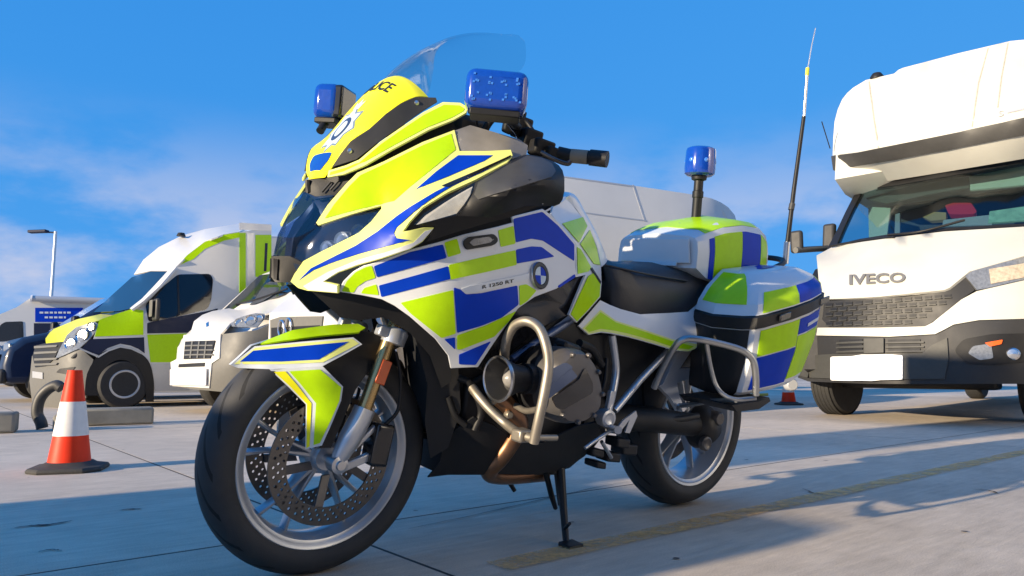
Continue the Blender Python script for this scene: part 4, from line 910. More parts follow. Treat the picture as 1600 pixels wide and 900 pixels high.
# ------------------------------------------------------------------ ground: concrete slabs on a dark bed
E1 = np.array([0.771, 0.637]); E2 = np.array([0.637, -0.771])      # along and across the painted line
def concrete(name, a, b, per_obj=True):
    m = bpy.data.materials.new(name); m.use_nodes = True; t = m.node_tree; s = t.nodes['Principled BSDF']
    s.inputs['Specular IOR Level'].default_value = 0.35
    tc = t.nodes.new('ShaderNodeNewGeometry')
    mp = t.nodes.new('ShaderNodeMapping'); mp.inputs['Rotation'].default_value = (0, 0, -math.atan2(E1[1], E1[0])); mp.inputs['Scale'].default_value = (1.0, 1.0, 1.0)
    t.links.new(tc.outputs['Position'], mp.inputs[0])
    def noise(sc, det, vec, rough=0.5):
        n = t.nodes.new('ShaderNodeTexNoise'); n.inputs['Scale'].default_value = sc; n.inputs['Detail'].default_value = det; n.inputs['Roughness'].default_value = rough
        t.links.new(vec, n.inputs[0]); return n.outputs[0]
    st = t.nodes.new('ShaderNodeMapping'); st.inputs['Scale'].default_value = (0.14, 1.0, 1.0); t.links.new(mp.outputs[0], st.inputs[0])
    big = noise(0.55, 5, mp.outputs[0]); mid = noise(6, 6, mp.outputs[0], 0.6); brush = noise(34, 5, st.outputs[0], 0.65); fine = noise(260, 3, mp.outputs[0])
    v = nd(t, 'ADD', nd(t, 'MULTIPLY', big, 0.5), nd(t, 'ADD', nd(t, 'MULTIPLY', mid, 0.30), nd(t, 'ADD', nd(t, 'MULTIPLY', brush, 0.40), nd(t, 'MULTIPLY', nd(t, 'SUBTRACT', fine, 0.5), 0.6))))
    if per_obj:
        oi = t.nodes.new('ShaderNodeObjectInfo'); v = nd(t, 'ADD', v, nd(t, 'MULTIPLY', nd(t, 'SUBTRACT', oi.outputs['Random'], 0.5), 0.16))
    mr = t.nodes.new('ShaderNodeMapRange'); mr.inputs[1].default_value = 0.40; mr.inputs[2].default_value = 0.82; t.links.new(v, mr.inputs[0])
    mx = t.nodes.new('ShaderNodeMix'); mx.data_type = 'RGBA'; mx.inputs[6].default_value = (*a, 1); mx.inputs[7].default_value = (*b, 1); t.links.new(mr.outputs[0], mx.inputs[0])
    # oil spots and cracks of their own shape
    vo = noise(2.3, 8, mp.outputs[0], 0.7); sp = t.nodes.new('ShaderNodeMapRange'); sp.inputs[1].default_value = 0.66; sp.inputs[2].default_value = 0.74; sp.inputs[4].default_value = 0.45; t.links.new(vo, sp.inputs[0])
    mx2 = t.nodes.new('ShaderNodeMix'); mx2.data_type = 'RGBA'; mx2.inputs[7].default_value = (0.10, 0.095, 0.09, 1); t.links.new(sp.outputs[0], mx2.inputs[0]); t.links.new(mx.outputs[2], mx2.inputs[6])
    t.links.new(mx2.outputs[2], s.inputs['Base Color'])
    h = nd(t, 'ADD', nd(t, 'MULTIPLY', brush, 1.0), nd(t, 'MULTIPLY', fine, 0.35))
    bp = t.nodes.new('ShaderNodeBump'); bp.inputs['Strength'].default_value = 0.7; bp.inputs['Distance'].default_value = 0.006; t.links.new(h, bp.inputs['Height']); t.links.new(bp.outputs[0], s.inputs['Normal'])
    s.inputs['Roughness'].default_value = 0.82
    return m
M['concrete'] = concrete('brushed concrete', (0.40, 0.335, 0.262), (0.76, 0.645, 0.515))
M['bed'] = concrete('dusty yard', (0.36, 0.305, 0.24), (0.66, 0.565, 0.45), False)
ground = mesh('ground', [(-900, -300, -.03), (900, -300, -.03), (900, 1800, -.03), (-900, 1800, -.03)], [(0, 1, 2, 3)], 'bed', smooth=False)
prop(ground, kind='structure')
yard = bpy.data.objects.new('pavement', None); COL.objects.link(yard); prop(yard, kind='structure')
SW, SL, GAP = 4.6, 4.6, 0.012
J0 = np.array([-0.37, 2.19])                    # where two joints cross in front of the bike
j_across = np.array([0.10, 3.02])
o_e2 = (j_across - J0) @ E2                      # offset of the long joint
_j = [J0 + E1 * a + E2 * b for a, b in ((-14, -28), (28, -28), (28, 20), (-14, 20))]
mesh('joint_filler', [(p[0], p[1], -.0006) for p in _j], [(0, 1, 2, 3)], mat('dark joint sealant', (0.03, 0.03, 0.03), 0.8), yard, smooth=False)
sv, sf_ = boxgeo((0, 0, -.029), (SL - GAP, SW - GAP, 0))
slab_me = None
for i in range(-3, 6):
    for k in range(-6, 4):
        if slab_me is None:
            o = mesh('slab', sv, sf_, 'concrete', yard, smooth=False); slab_me = o.data
        else:
            o = bpy.data.objects.new('slab', slab_me); COL.objects.link(o); o.parent = yard
        p = J0 + E1 * (i * SL) + E2 * (o_e2 + k * SW)
        o.location = (p[0], p[1], 0); o.rotation_euler = (0, 0, math.atan2(E1[1], E1[0]))
        # local y of the slab runs along -E2
# worn yellow line
def worn(name, col):
    m = mat(name, col, 0.75, var=0.2, scale=8, spec=0.3); t = m.node_tree; out = [n for n in t.nodes if n.type == 'OUTPUT_MATERIAL'][0]; b = t.nodes['Principled BSDF']
    g = t.nodes.new('ShaderNodeNewGeometry'); n = t.nodes.new('ShaderNodeTexNoise'); n.inputs['Scale'].default_value = 14; n.inputs['Detail'].default_value = 9; n.inputs['Roughness'].default_value = 0.75
    t.links.new(g.outputs['Position'], n.inputs[0]); mr = t.nodes.new('ShaderNodeMapRange'); mr.inputs[1].default_value = 0.36; mr.inputs[2].default_value = 0.56; mr.inputs[3].default_value = 0.12; mr.inputs[4].default_value = 0.70
    t.links.new(n.outputs[0], mr.inputs[0]); tr = t.nodes.new('ShaderNodeBsdfTransparent'); mx = t.nodes.new('ShaderNodeMixShader')
    t.links.new(mr.outputs[0], mx.inputs[0]); t.links.new(b.outputs[0], mx.inputs[1]); t.links.new(tr.outputs[0], mx.inputs[2]); t.links.new(mx.outputs[0], out.inputs[0]); return m
M['road_yellow'] = worn('worn yellow road paint', (0.78, 0.47, 0.17))
V = []; Y0 = np.array([0.0, 2.025]); nseg = 40
for i in range(nseg + 1):
    p = Y0 + E1 * (-.05 + 8.0 * i / nseg); w = .050 + .004 * math.sin(i * 1.7)
    V += [(p[0] + E2[0] * w, p[1] + E2[1] * w, .004), (p[0] - E2[0] * w, p[1] - E2[1] * w, .004)]
ln = mesh('painted_line', V, [(2 * i, 2 * i + 2, 2 * i + 3, 2 * i + 1) for i in range(nseg)], 'road_yellow', yard, smooth=False)

# hairline cracks, tar lines and scuffs lying on the slabs
M['crack'] = mat('dirt filled crack', (0.05, 0.047, 0.044), 0.9, var=0.4)
def gp(u, v, z):
    r_ = _fw * FPX + _rt * (u - 800.0) + _up * (450.0 - v); t_ = (z - CAM_H) / r_[2]; return _C + r_ * t_
rc = random.Random(7)
def crack(pts, w, name='crack'):
    P_ = crv([gp(u, v, .0035)[:2] for u, v in pts], 6); V = []
    for i, p in enumerate(P_):
        d_ = P_[min(i + 1, len(P_) - 1)] - P_[max(i - 1, 0)]; n_ = np.array([-d_[1], d_[0]]) / (np.linalg.norm(d_) + 1e-9)
        k_ = w * (math.sin(math.pi * (i + .3) / (len(P_) - .4)) * .8 + .2) * rc.uniform(.6, 1.3); p = p + n_ * rc.uniform(-.004, .004)
        V += [(p[0] + n_[0] * k_, p[1] + n_[1] * k_, .0035), (p[0] - n_[0] * k_, p[1] - n_[1] * k_, .0035)]
    mesh(name, V, [(2 * i, 2 * i + 2, 2 * i + 3, 2 * i + 1) for i in range(len(P_) - 1)], 'crack', yard, smooth=False)
crack([(22, 824), (48, 821), (78, 819), (112, 813)], .010)
crack([(186, 797), (205, 795), (222, 795)], .007)
crack([(60, 862), (82, 858), (96, 860)], .005)
crack([(640, 826), (760, 800), (900, 768), (1000, 748)], .003, 'seal_line')
crack([(1255, 763), (1272, 770), (1290, 772)], .006)
crack([(1520, 764), (1545, 766), (1560, 771)], .006)
for _ in range(16):
    u, v = rc.uniform(0, 1600), rc.uniform(690, 890); c_ = gp(u, v, .0035); rr0 = rc.uniform(.003, .010); n_ = rc.randint(6, 9)
    mesh('oil_spot', [(c_[0] + rr0 * rc.uniform(.5, 1.2) * math.cos(2 * math.pi * i / n_) * 1.4, c_[1] + rr0 * rc.uniform(.5, 1.2) * math.sin(2 * math.pi * i / n_), .0035) for i in range(n_)], [tuple(range(n_))], 'crack', yard, smooth=False)

# ------------------------------------------------------------------ vehicle materials
M['vwhite'] = mat('white van paint', (0.64, 0.63, 0.60), 0.35, coat=0.2, var=0.06, scale=3)
M['dirty_white'] = mat('grubby cream white paint', (0.57, 0.56, 0.50), 0.45, coat=0.1, var=0.14, scale=2.5)
M['vblue'] = mat('dark blue van paint', (0.010, 0.024, 0.065), 0.4, coat=0.1, spec=0.3)
M['vdark'] = mat('dark navy vinyl', (0.016, 0.022, 0.05), 0.45, coat=0.0, spec=0.2)
M['vsilver'] = mat('silver van paint', (0.46, 0.47, 0.48), 0.35, coat=0.3, metal=0.2)
M['truck_bumper'] = mat('worn grey truck plastic', (0.055, 0.055, 0.05), 0.55, var=0.15, bump=0.2, bscale=300)
M['bumper'] = mat('grey bumper plastic', (0.135, 0.132, 0.12), 0.55, var=0.12, bump=0.2, bscale=300)
M['bumper_dark'] = mat('dark bumper plastic', (0.028, 0.028, 0.029), 0.55, var=0.12, bump=0.2, bscale=300)
M['vglass'] = mat('dark van glass', (0.008, 0.013, 0.02), 0.06, coat=0.0, rvar=0.02)
M['winglass'] = glass('windscreen glass', (0.72, 0.85, 0.88), 0.85, ior=1.5)
M['plate_white'] = mat('white number plate', (0.88, 0.88, 0.88), 0.4, var=0.02)
M['lamp'] = mat('van headlamp', (0.26, 0.27, 0.28), 0.22, metal=0.4, coat=0.5, var=0.55, scale=45)
M['cab'] = mat('cab interior', (0.05, 0.055, 0.07), 0.7)
M['trim_cream'] = mat('pale cab card', (0.55, 0.62, 0.48), 0.7)
M['trim_cream2'] = mat('dirt in seam', (0.40, 0.37, 0.29), 0.7, var=0.4)
M['red'] = mat('red plastic', (0.65, 0.03, 0.05), 0.5)
M['card'] = mat('brown glove leather', (0.45, 0.28, 0.10), 0.7)

def van_wheel(parent, c, r=.32, w=.2, side=1, name='wheel'):
    o = lathe(name, [(r * .62, w / 2), (r * .72, w / 2 + .008), (r * .9, w / 2), (r * .985, w / 2 - .03), (r, w / 2 - .06), (r, -w / 2 + .06), (r * .98, -w / 2 + .03), (r * .9, -w / 2), (r * .62, -w / 2)], (0, 0, 0), (0, side, 0), 'car_tyre', parent, n=48)
    o.location = c
    lathe('hub_cap', [(0, w / 2 - .005), (r * .14, w / 2 - .005), (r * .16, w / 2 - .02), (r * .40, w / 2 - .025), (r * .42, w / 2 - .012), (r * .50, w / 2 - .010), (r * .53, w / 2 - .03), (r * .61, w / 2 - .012), (r * .62, w / 2 - .05)], (0, 0, 0), (0, side, 0), M['vdark'], o, n=36)
    lathe('rim_ring', [(r * .50, w / 2 + .0), (r * .56, w / 2 + .006), (r * .60, w / 2 - .004), (r * .55, w / 2 - .012)], (0, 0, 0), (0, side, 0), 'vsilver', o, n=36, closed=True)
    return o

def core(F, pts, w0, w1, m, parent, name='body_shell', bevel=.03):
    return prism(name, [tuple(F.at(u, v, w1)[[0, 2]]) for u, v in pts], w0, w1, m, parent, bevel=bevel)

def van_shell(prof, W, taper, m, parent, name='body_shell'):
    """van body from a side outline: rounded in plan at the nose, shoulders eased; prof runs from the bumper over the roof to the tail"""
    x0 = max(p[0] for p in prof); zt = max(p[1] for p in prof)
    def hw(x, z): return W * (1 - taper * math.exp(-(x0 - x) / .22)) * (1 - .14 * max(0.0, (z - 1.15) / (zt - 1.15)) ** 1.5)
    P2 = resample([tuple(p) for p in prof], .18); n = len(P2); V, Fc = [], []
    fr = (-1, -.97, -.88, -.5, 0, .5, .88, .97, 1)
    for (x, z) in P2:
        for f in fr:
            e = 1 - abs(f) ** 6 * .05; w = hw(x, z)
            V.append((x + (0 if x < x0 - .5 else -.10 * abs(f) ** 3 * (1 - (x0 - x) / .5)), f * w, z - (.05 * abs(f) ** 8 if z > .8 else 0)))
    k = len(fr)
    for i in range(n):
        j = (i + 1) % n
        for q in range(k - 1): Fc.append((i * k + q, i * k + q + 1, j * k + q + 1, j * k + q))
    v2, T = tess([tuple(p) for p in P2], .22)
    for sg, col in ((-1, 0), (1, k - 1)):
        b = len(V)
        for (x, z) in v2:
            w = hw(x, z); V.append((x + (0 if x < x0 - .5 else -.10 * (1 - (x0 - x) / .5)), sg * w, z - (.05 if z > .8 else 0)))
        Fc += [tuple(i + b for i in t_) for t_ in T]
    o = mesh(name, V, Fc, m, parent, ang=50)
    bm = bmesh.new(); bm.from_mesh(o.data); bmesh.ops.remove_doubles(bm, verts=bm.verts, dist=.002); bmesh.ops.recalc_face_normals(bm, faces=bm.faces); bm.to_mesh(o.data); bm.free()
    return o, hw
def van_glazing(hw, x0, z0, x1, z1, parent, door=1.3, back=2.6):
    """windscreen and front door windows on a van shell"""
    V, T = quad3('', [(x0 - .05, -hw(x0, z0) * .86, z0 + .04), (x0 - .05, hw(x0, z0) * .86, z0 + .04), (x1 + .05, hw(x1, z1) * .86, z1 - .05), (x1 + .05, -hw(x1, z1) * .86, z1 - .05)], None, None)
    V, Fc = thicken(V, T, (4, 0, 4), .015, .012); mesh('windscreen', V, Fc, 'vglass', parent)
    for sg in (1, -1):
        pts = [(x0 - .25, z0 + .02), (x1 - .05, z1 - .12), (x1 - .75, z1 - .12), (x1 - .75, z0 + .0)]
        v2, T = tess(rounded(pts, .08), .2); V = [(x, sg * (hw(x, z) + .006), z) for x, z in v2]
        V, Fc = thicken(V, T, (0, sg * 9, 1), .004, .008); mesh('door_window', V, Fc, 'vglass', parent)

# ------------------------------------------------------------------ chequered luton van (left)
AF = Frame((-5.61, 10.37, 0), (-.77, -.637))
va = empty('luton_van', AF, 'lime and navy chequered van with tall white box body behind the traffic cone', 'van')
Sa = Surf(AF, [(140, 600, .88), (128, 545, .86), (155, 502, .86), (206, 482, .88), (224, 484, .92), (226, 550, .95), (240, 612, .95), (285, 610, .95), (294, 522, .95), (333, 436, .90), (278, 427, .80), (224, 474, .88), (374, 454, .97), (374, 363, .97), (320, 378, .86), (276, 416, .78), (422, 352, .97), (422, 470, .97)])
Sf = Surf(AF, [(50, 560, -.45), (46, 600, -.45), (60, 635, -.2), (62, 560, 0.0), (84, 562, .45), (80, 600, .40), (104, 533, .56), (126, 546, .82), (144, 562, .88), (134, 620, .86), (154, 506, .84), (72, 536, .10), (110, 630, .7), (93, 547, .55), (149, 503, .82), (70, 528, -.02), (58, 540, -.2)])
Sb = Surf(AF, [(71, 528, .0), (78, 519, -.3), (83, 515, -.42), (120, 499, -.60), (160, 490, -.62), (187, 487, -.40), (206, 482, .86), (155, 503, .83), (120, 512, .66), (104, 533, .56), (72, 536, .10), (150, 496, .1)])
Sw = Surf(AF, [(146, 488, -.66), (176, 460, -.68), (206, 432, -.66), (209, 428, -.62), (235, 423, .1), (263, 423, .70), (222, 468, .84), (206, 482, .86), (190, 470, .1)])
St = Surf(AF, [(209, 428, -.66), (224, 406, -.70), (248, 386, -.74), (284, 368, -.76), (320, 358, -.78), (374, 350, -.80), (374, 362, .95), (350, 366, .92), (320, 378, .86), (292, 400, .80), (276, 416, .78), (263, 423, .72), (235, 424, .1), (300, 385, .1)])
body = patch('body_side', [(206, 483), (224, 470), (250, 446), (276, 418), (300, 395), (330, 374), (374, 363), (424, 355), (424, 612), (240, 614), (234, 570), (222, 554), (206, 545), (188, 541), (168, 548), (152, 560), (140, 545), (155, 503)], Sa, 'vwhite', va, th=.03, res=16, mirror=False)
core(AF, [(160, 510), (224, 490), (262, 440), (300, 400), (350, 372), (470, 372), (470, 612), (245, 610), (236, 575), (215, 556), (190, 550), (160, 565), (110, 560)], -.80, .80, 'dark', va)
core(AF, [(374, 366), (700, 380), (700, 600), (374, 600)], -.95, .93, 'vwhite', va, 'box_body')
for m_, nm, pg in (('lime', 'lime_panel', [(155, 500), (180, 491), (206, 483), (224, 485), (224, 523), (148, 526)]),
                   ('vdark', 'navy_panel', [(140, 530), (225, 527), (226, 552), (216, 545), (204, 540), (188, 537), (168, 544), (154, 555), (128, 545)]),
                   ('lime', 'lime_panel', [(230, 523), (296, 521), (296, 566), (235, 566)]),
                   ('vsilver', 'sill_panel', [(236, 568), (296, 568), (296, 610), (242, 611), (240, 590)]),
                   ('vdark', 'navy_panel', [(230, 505), (240, 502), (324, 486), (340, 482), (340, 519), (230, 521)]),
                   ('lime', 'lime_arc', [(276, 416), (292, 399), (320, 378), (350, 367), (374, 363), (374, 371), (350, 376), (320, 389), (302, 405)]),
                   ('lime', 'lime_strip', [(374, 364), (384, 364), (384, 454), (374, 458)]),
                   ('vsilver', 'box_edge', [(374, 348), (424, 351), (424, 361), (374, 359)]),
                   ('vsilver', 'box_post', [(386, 364), (397, 364), (397, 450), (386, 452)]),
                   ('lime', 'lime_strip', [(399, 367), (424, 367), (424, 440), (399, 432)]),
                   ('vdark', 'box_slit', [(414, 380), (418, 380), (416, 424), (412, 424)])):
    patch(nm, pg, Sa, m_, va, off=.004 if nm != 'box_slit' else .008, th=.006, res=16, mirror=False)
patch('wheel_arch', crv([(132, 618), (136, 584), (152, 557), (170, 546), (188, 542), (206, 545), (222, 554), (234, 568), (240, 596), (240, 628)], 3)[0:] + crv([(228, 628), (226, 598), (218, 578), (204, 566), (188, 562), (172, 568), (160, 582), (154, 606), (154, 618)], 3), Sa, 'black', va, off=.012, th=.05, res=14, mirror=False)
dw = patch('door_window', rounded([(227, 476), (252, 450), (278, 429), (328, 428), (333, 436), (330, 468), (324, 483), (280, 494), (232, 503)], 5), Sa, 'vglass', va, off=.006, th=.01, res=16, mirror=False)
patch('window_bar', [(276, 431), (279, 430), (281, 492), (278, 493)], Sa, 'black', dw, off=.012, th=.01, res=16, mirror=False)
patch('line_tape', [(124, 543), (154, 556), (170, 546), (188, 540), (206, 543), (222, 551), (222, 554), (205, 546), (188, 543), (170, 549), (154, 559), (122, 545)], Sa, 'vsilver', va, off=.014, th=.006, res=16, mirror=False)
patch('front_bumper', [(50, 556), (46, 596), (50, 628), (70, 638), (110, 640), (134, 622), (138, 586), (146, 562), (128, 546), (93, 552), (84, 562), (66, 552)], Sf, 'bumper', va, th=.03, res=14, mirror=False)
patch('fog_recess', rounded([(88, 582), (94, 576), (118, 573), (112, 582), (104, 585)], 2), Sf, 'dark', va, off=.006, th=.008, res=10, mirror=False)
gl = patch('grille', [(57, 540), (70, 537), (104, 534), (93, 548), (84, 562), (72, 572), (56, 574), (52, 556)], Sf, 'black', va, off=.01, th=.012, res=10, mirror=False)
for yy in (541, 550, 560, 568): patch('grille_bar', [(56, yy), (92, yy - 1), (90, yy + 2), (56, yy + 3.5)], Sf, 'bumper', gl, off=.022, th=.014, res=10, mirror=False)
patch('number_plate', [(52, 580), (68, 582), (68, 592), (52, 590)], Sf, 'vsilver', va, off=.012, th=.008, res=10, mirror=False)
patch('headlight', [(106, 524), (120, 512), (149, 503), (155, 508), (149, 520), (137, 534), (125, 545), (88, 561), (94, 547)], Sf, 'lamp', va, off=.014, th=.02, res=8, mirror=False)
for (u_, v_, r_) in ((112, 537, .075), (130, 524, .085), (144, 511, .055)):
    lathe('lamp_bowl', [(0, .0), (r_ * .3, .012), (r_ * .55, .0), (r_ * .9, .03), (r_, .04), (r_ * 1.05, .02)], Sf.at(u_, v_) + np.array([.0, .0, 0]), (.8, .6, .1), 'chrome', va, n=20)
patch('bonnet', [(71, 529), (78, 519), (84, 514), (120, 499), (160, 490), (188, 487), (206, 483), (180, 491), (155, 501), (150, 502), (120, 511), (106, 523), (104, 534), (72, 537)], Sb, 'yellow', va, th=.02, res=12, mirror=False)
patch('windscreen', [(146, 488), (176, 460), (206, 433), (235, 424), (262, 424), (242, 446), (222, 467), (204, 482), (186, 486)], Sw, 'vglass', va, th=.015, res=14, mirror=False)
patch('pillar', [(262, 424), (268, 420), (276, 417), (250, 447), (224, 471), (206, 484), (203, 482), (222, 467), (242, 446)], Sw, 'vwhite', va, off=.004, th=.03, res=14, mirror=False)
patch('roof_fairing', [(209, 429), (224, 406), (248, 386), (284, 368), (320, 358), (374, 349), (400, 350), (374, 362), (350, 366), (320, 377), (294, 398), (276, 416), (264, 423), (236, 423)], St, 'vwhite', va, th=.02, res=14, mirror=False)
mr2 = obox('door_mirror', AF.at(244, 484, 1.08), (.03, .0, .0), (0, .10, 0), (0, 0, .15), 'bumper_dark', va, bevel=.03, seg=3)
obox('mirror_face', AF.at(240, 482, 1.08) + np.array([.035, 0, 0]), (.004, 0, 0), (0, .07, 0), (0, 0, .11), 'bumper', mr2, bevel=.01)
van_wheel(va, (.0, .84, .305), .315, .21)
van_wheel(va, (-2.9, .84, .305), .315, .21)
van_wheel(va, (.0, -.84, .305), .315, .21, -1)
lathe('roof_lamp', [(0, .06), (.05, .05), (.07, 0)], AF.at(283, 369, -.6), (0, 0, 1), 'black', va, n=12)

# ------------------------------------------------------------------ white vans in the middle
BFv = Frame((-3.65, 8.4, 0), (-.60, -.80))
vb = empty('panel_van', BFv, 'white van with black grille and plain white plate, between chequered van and motorcycle', 'van')
Sb1 = Surf(BFv, [(268, 570, -.55), (270, 600, -.55), (300, 570, 0), (300, 605, .0), (345, 560, .55), (345, 605, .5), (400, 600, .85), (440, 560, .93), (280, 520, -.50), (298, 520, -.35), (360, 520, .6), (415, 495, .9), (420, 520, .93), (310, 530, -.1)])
Sb2 = Surf(BFv, [(298, 520, -.5), (304, 500, -.62), (330, 486, -.70), (362, 480, -.72), (420, 466, .2), (455, 455, .80), (430, 484, .90), (412, 490, .88), (362, 506, .6), (345, 522, .45), (380, 482, -.4), (400, 478, .1)])
_, hwb = van_shell([(-.10, .30), (-.08, .50), (-.14, .76), (-.26, .90), (-.45, 1.02), (-.74, 1.14), (-1.42, 1.80), (-1.75, 1.95), (-2.2, 2.0), (-4.9, 2.04), (-4.95, 1.0), (-4.9, .34)], .92, .34, 'vwhite', vb)
van_glazing(hwb, -.78, 1.16, -1.42, 1.80, vb)
patch('front_bumper', [(268, 565), (267, 590), (272, 603), (300, 608), (345, 612), (400, 612), (440, 606), (452, 560), (440, 520), (425, 506), (400, 516), (348, 522), (342, 562)], Sb1, 'bumper', vb, th=.03, res=14, mirror=False)
patch('bumper_band', [(268, 566), (284, 558), (288, 524), (346, 522), (344, 560), (332, 568), (328, 606), (271, 603)], Sb1, 'vwhite', vb, off=.012, th=.02, res=12, mirror=False)
g2 = patch('grille', [(292, 535), (339, 533), (331, 561), (290, 562)], Sb1, 'black', vb, off=.026, th=.02, res=12, mirror=False)
for yy in (541, 548, 555): patch('grille_bar', [(292, yy), (336, yy - 1), (336, yy + .8), (292, yy + 2)], Sb1, 'bumper', g2, off=.032, th=.012, res=12, mirror=False)
for xx in (303, 314, 325): patch('grille_bar', [(xx, 535), (xx + 2, 535), (xx - 1, 561), (xx - 3, 561)], Sb1, 'bumper', g2, off=.034, th=.012, res=12, mirror=False)
patch('air_slot', [(282, 569), (322, 567), (321, 573), (281, 574)], Sb1, 'black', vb, off=.02, th=.014, res=12, mirror=False)
patch('number_plate', [(271, 577), (327, 576), (326, 601), (271, 601)], Sb1, 'plate_white', vb, off=.04, th=.014, res=12, mirror=False)
patch('headlight', [(362, 506), (378, 496), (400, 490), (417, 491), (412, 500), (402, 512), (380, 512), (364, 511)], Sb1, 'lamp', vb, off=.016, th=.02, res=8, mirror=False)
for (u_, v_, r_) in ((374, 505, .05), (392, 501, .06), (406, 497, .04)):
    lathe('lamp_bowl', [(0, .0), (r_ * .3, .012), (r_ * .55, .0), (r_ * .9, .025), (r_, .032), (r_ * 1.05, .015)], Sb1.at(u_, v_), (.8, .6, .1), 'chrome', vb, n=20)
patch('bonnet', [(297, 523), (303, 502), (316, 492), (332, 486), (362, 481), (400, 476), (455, 456), (462, 470), (436, 486), (415, 490), (378, 495), (360, 505), (346, 521), (320, 525)], Sb2, 'vwhite', vb, th=.02, res=12, mirror=False)
Sb3 = Surf(BFv, [(362, 480, -.72), (400, 446, -.70), (426, 428, -.66), (470, 420, .3), (480, 446, .82), (455, 456, .82), (410, 472, .1), (430, 440, 0)])
patch('windscreen', [(360, 481), (380, 463), (402, 446), (430, 424), (480, 418), (480, 448), (455, 455), (400, 475)], Sb3, 'vglass', vb, th=.02, res=12, mirror=False)
tube('wiper', [Sb3.at(372, 478) + np.array([.03, 0, .02]), Sb3.at(405, 470) + np.array([.03, 0, .02]), Sb3.at(452, 454) + np.array([.03, 0, .02])], .012, 'black', vb)
patch('pillar', [(356, 482), (376, 463), (400, 443), (430, 421), (432, 425), (402, 448), (382, 465), (364, 481)], Sb3, 'bumper', vb, off=.006, th=.03, res=12, mirror=False)
patch('badge', [(322, 506), (326, 503), (326, 510), (323, 512)], Sb2, 'chrome', vb, off=.006, th=.01, res=8, mirror=False)
van_wheel(vb, (-.95, .80, .32), .32, .2); van_wheel(vb, (-.95, -.80, .32), .32, .2, -1)

CF = Frame((-1.84, 6.35, 0), (-.60, -.80))
vc = empty('panel_van', CF, 'white van with twin-loop grille emblem, half hidden behind the motorcycle mudguard', 'van')
Sc1 = Surf(CF, [(422, 490, -.52), (420, 535, -.55), (465, 505, 0), (465, 540, 0), (508, 500, .45), (525, 505, .6), (540, 560, .7), (420, 600, -.5), (520, 600, .6)])
Sc2 = Surf(CF, [(424, 488, -.55), (448, 468, -.65), (472, 452, -.6), (500, 456, -.1), (530, 494, .62), (508, 492, .42), (470, 488, .0), (560, 470, .75)])
patch('front_bumper', [(419, 536), (418, 600), (424, 622), (470, 628), (530, 618), (545, 596), (545, 525), (520, 518), (470, 530)], Sc1, 'bumper', vc, th=.03, mirror=False)
patch('front_panel', [(421, 489), (470, 488), (512, 490), (530, 496), (540, 530), (470, 534), (419, 538)], Sc1, 'vwhite', vc, th=.02, mirror=False)
g3 = patch('grille', [(424, 500), (440, 495), (506, 494), (503, 520), (424, 530)], Sc1, 'bumper', vc, off=.012, th=.02, mirror=False)
patch('grille_slot', [(426, 512), (502, 508), (502, 518), (426, 528)], Sc1, 'black', g3, off=.014, th=.01, mirror=False)
for dx in (0, 11):
    ring_ = [Sc1.at(444 + dx + 4.5 * math.cos(a), 514 - dx * .3 + 13 * math.sin(a)) + np.array([.03, 0, 0]) for a in [k * math.pi / 8 for k in range(17)]]
    tube('grille_emblem', ring_, .010, 'chrome', g3, sides=8, smooth=False)
patch('bonnet', [(421, 490), (432, 480), (450, 466), (472, 452), (500, 456), (560, 470), (560, 490), (530, 497), (512, 490), (470, 488)], Sc2, 'vwhite', vc, th=.02, mirror=False)
_, hwc = van_shell([(-.12, .30), (-.08, .55), (-.12, .84), (-.20, .96), (-.40, 1.04), (-.95, 1.13), (-1.55, 1.64), (-1.85, 1.74), (-2.2, 1.77), (-3.9, 1.78), (-3.95, .9), (-3.9, .34)], .90, .34, 'vwhite', vc)
van_glazing(hwc, -.98, 1.14, -1.56, 1.64, vc)
van_wheel(vc, (-.85, .78, .32), .32, .2); van_wheel(vc, (-.85, -.78, .32), .32, .2, -1)

DF = Frame((1.39, 10.7, 0), (-.883, -.47))
vd = empty('high_roof_van', DF, 'tall white panel van seen above the motorcycle seat', 'van')
Sd = Surf(DF, [(800, 400, 0), (880, 275, -.10), (990, 290, -.10), (1090, 305, -.10), (1125, 315, -.12), (1148, 336, -.2), (880, 330, 0), (1000, 340, 0), (1100, 350, 0), (1150, 360, -.1), (900, 560, 0), (1150, 560, 0), (870, 274, -.1)])
patch('body_side', [(866, 273), (880, 275), (990, 290), (1090, 305), (1112, 310), (1126, 316), (1138, 324), (1148, 336), (1158, 370), (1170, 450), (1172, 610), (866, 640)], Sd, 'vwhite', vd, th=.03, res=20, mirror=False)
core(DF, [(868, 280), (990, 296), (1090, 312), (1130, 324), (1150, 360), (1166, 600), (868, 630)], -1.9, -.12, 'vwhite', vd)
for pg in ([(988, 289), (990.5, 289), (1009, 346), (1006.5, 346)], [(880, 327), (940, 335), (1010, 344), (1010, 346), (940, 337), (880, 329)], [(878, 275), (990, 290), (990, 292.5), (878, 277)]):
    patch('panel_seam', pg, Sd, 'vsilver', vd, off=.004, th=.006, res=20, mirror=False)
van_wheel(vd, (.75, -.16, .33), .33, .22); van_wheel(vd, (-1.75, -.16, .33), .33, .22)
patch('cab_window', rounded([(872, 330), (905, 335), (905, 392), (872, 395)], 6), Sd, 'vglass', vd, off=.008, th=.012, res=20, mirror=False)

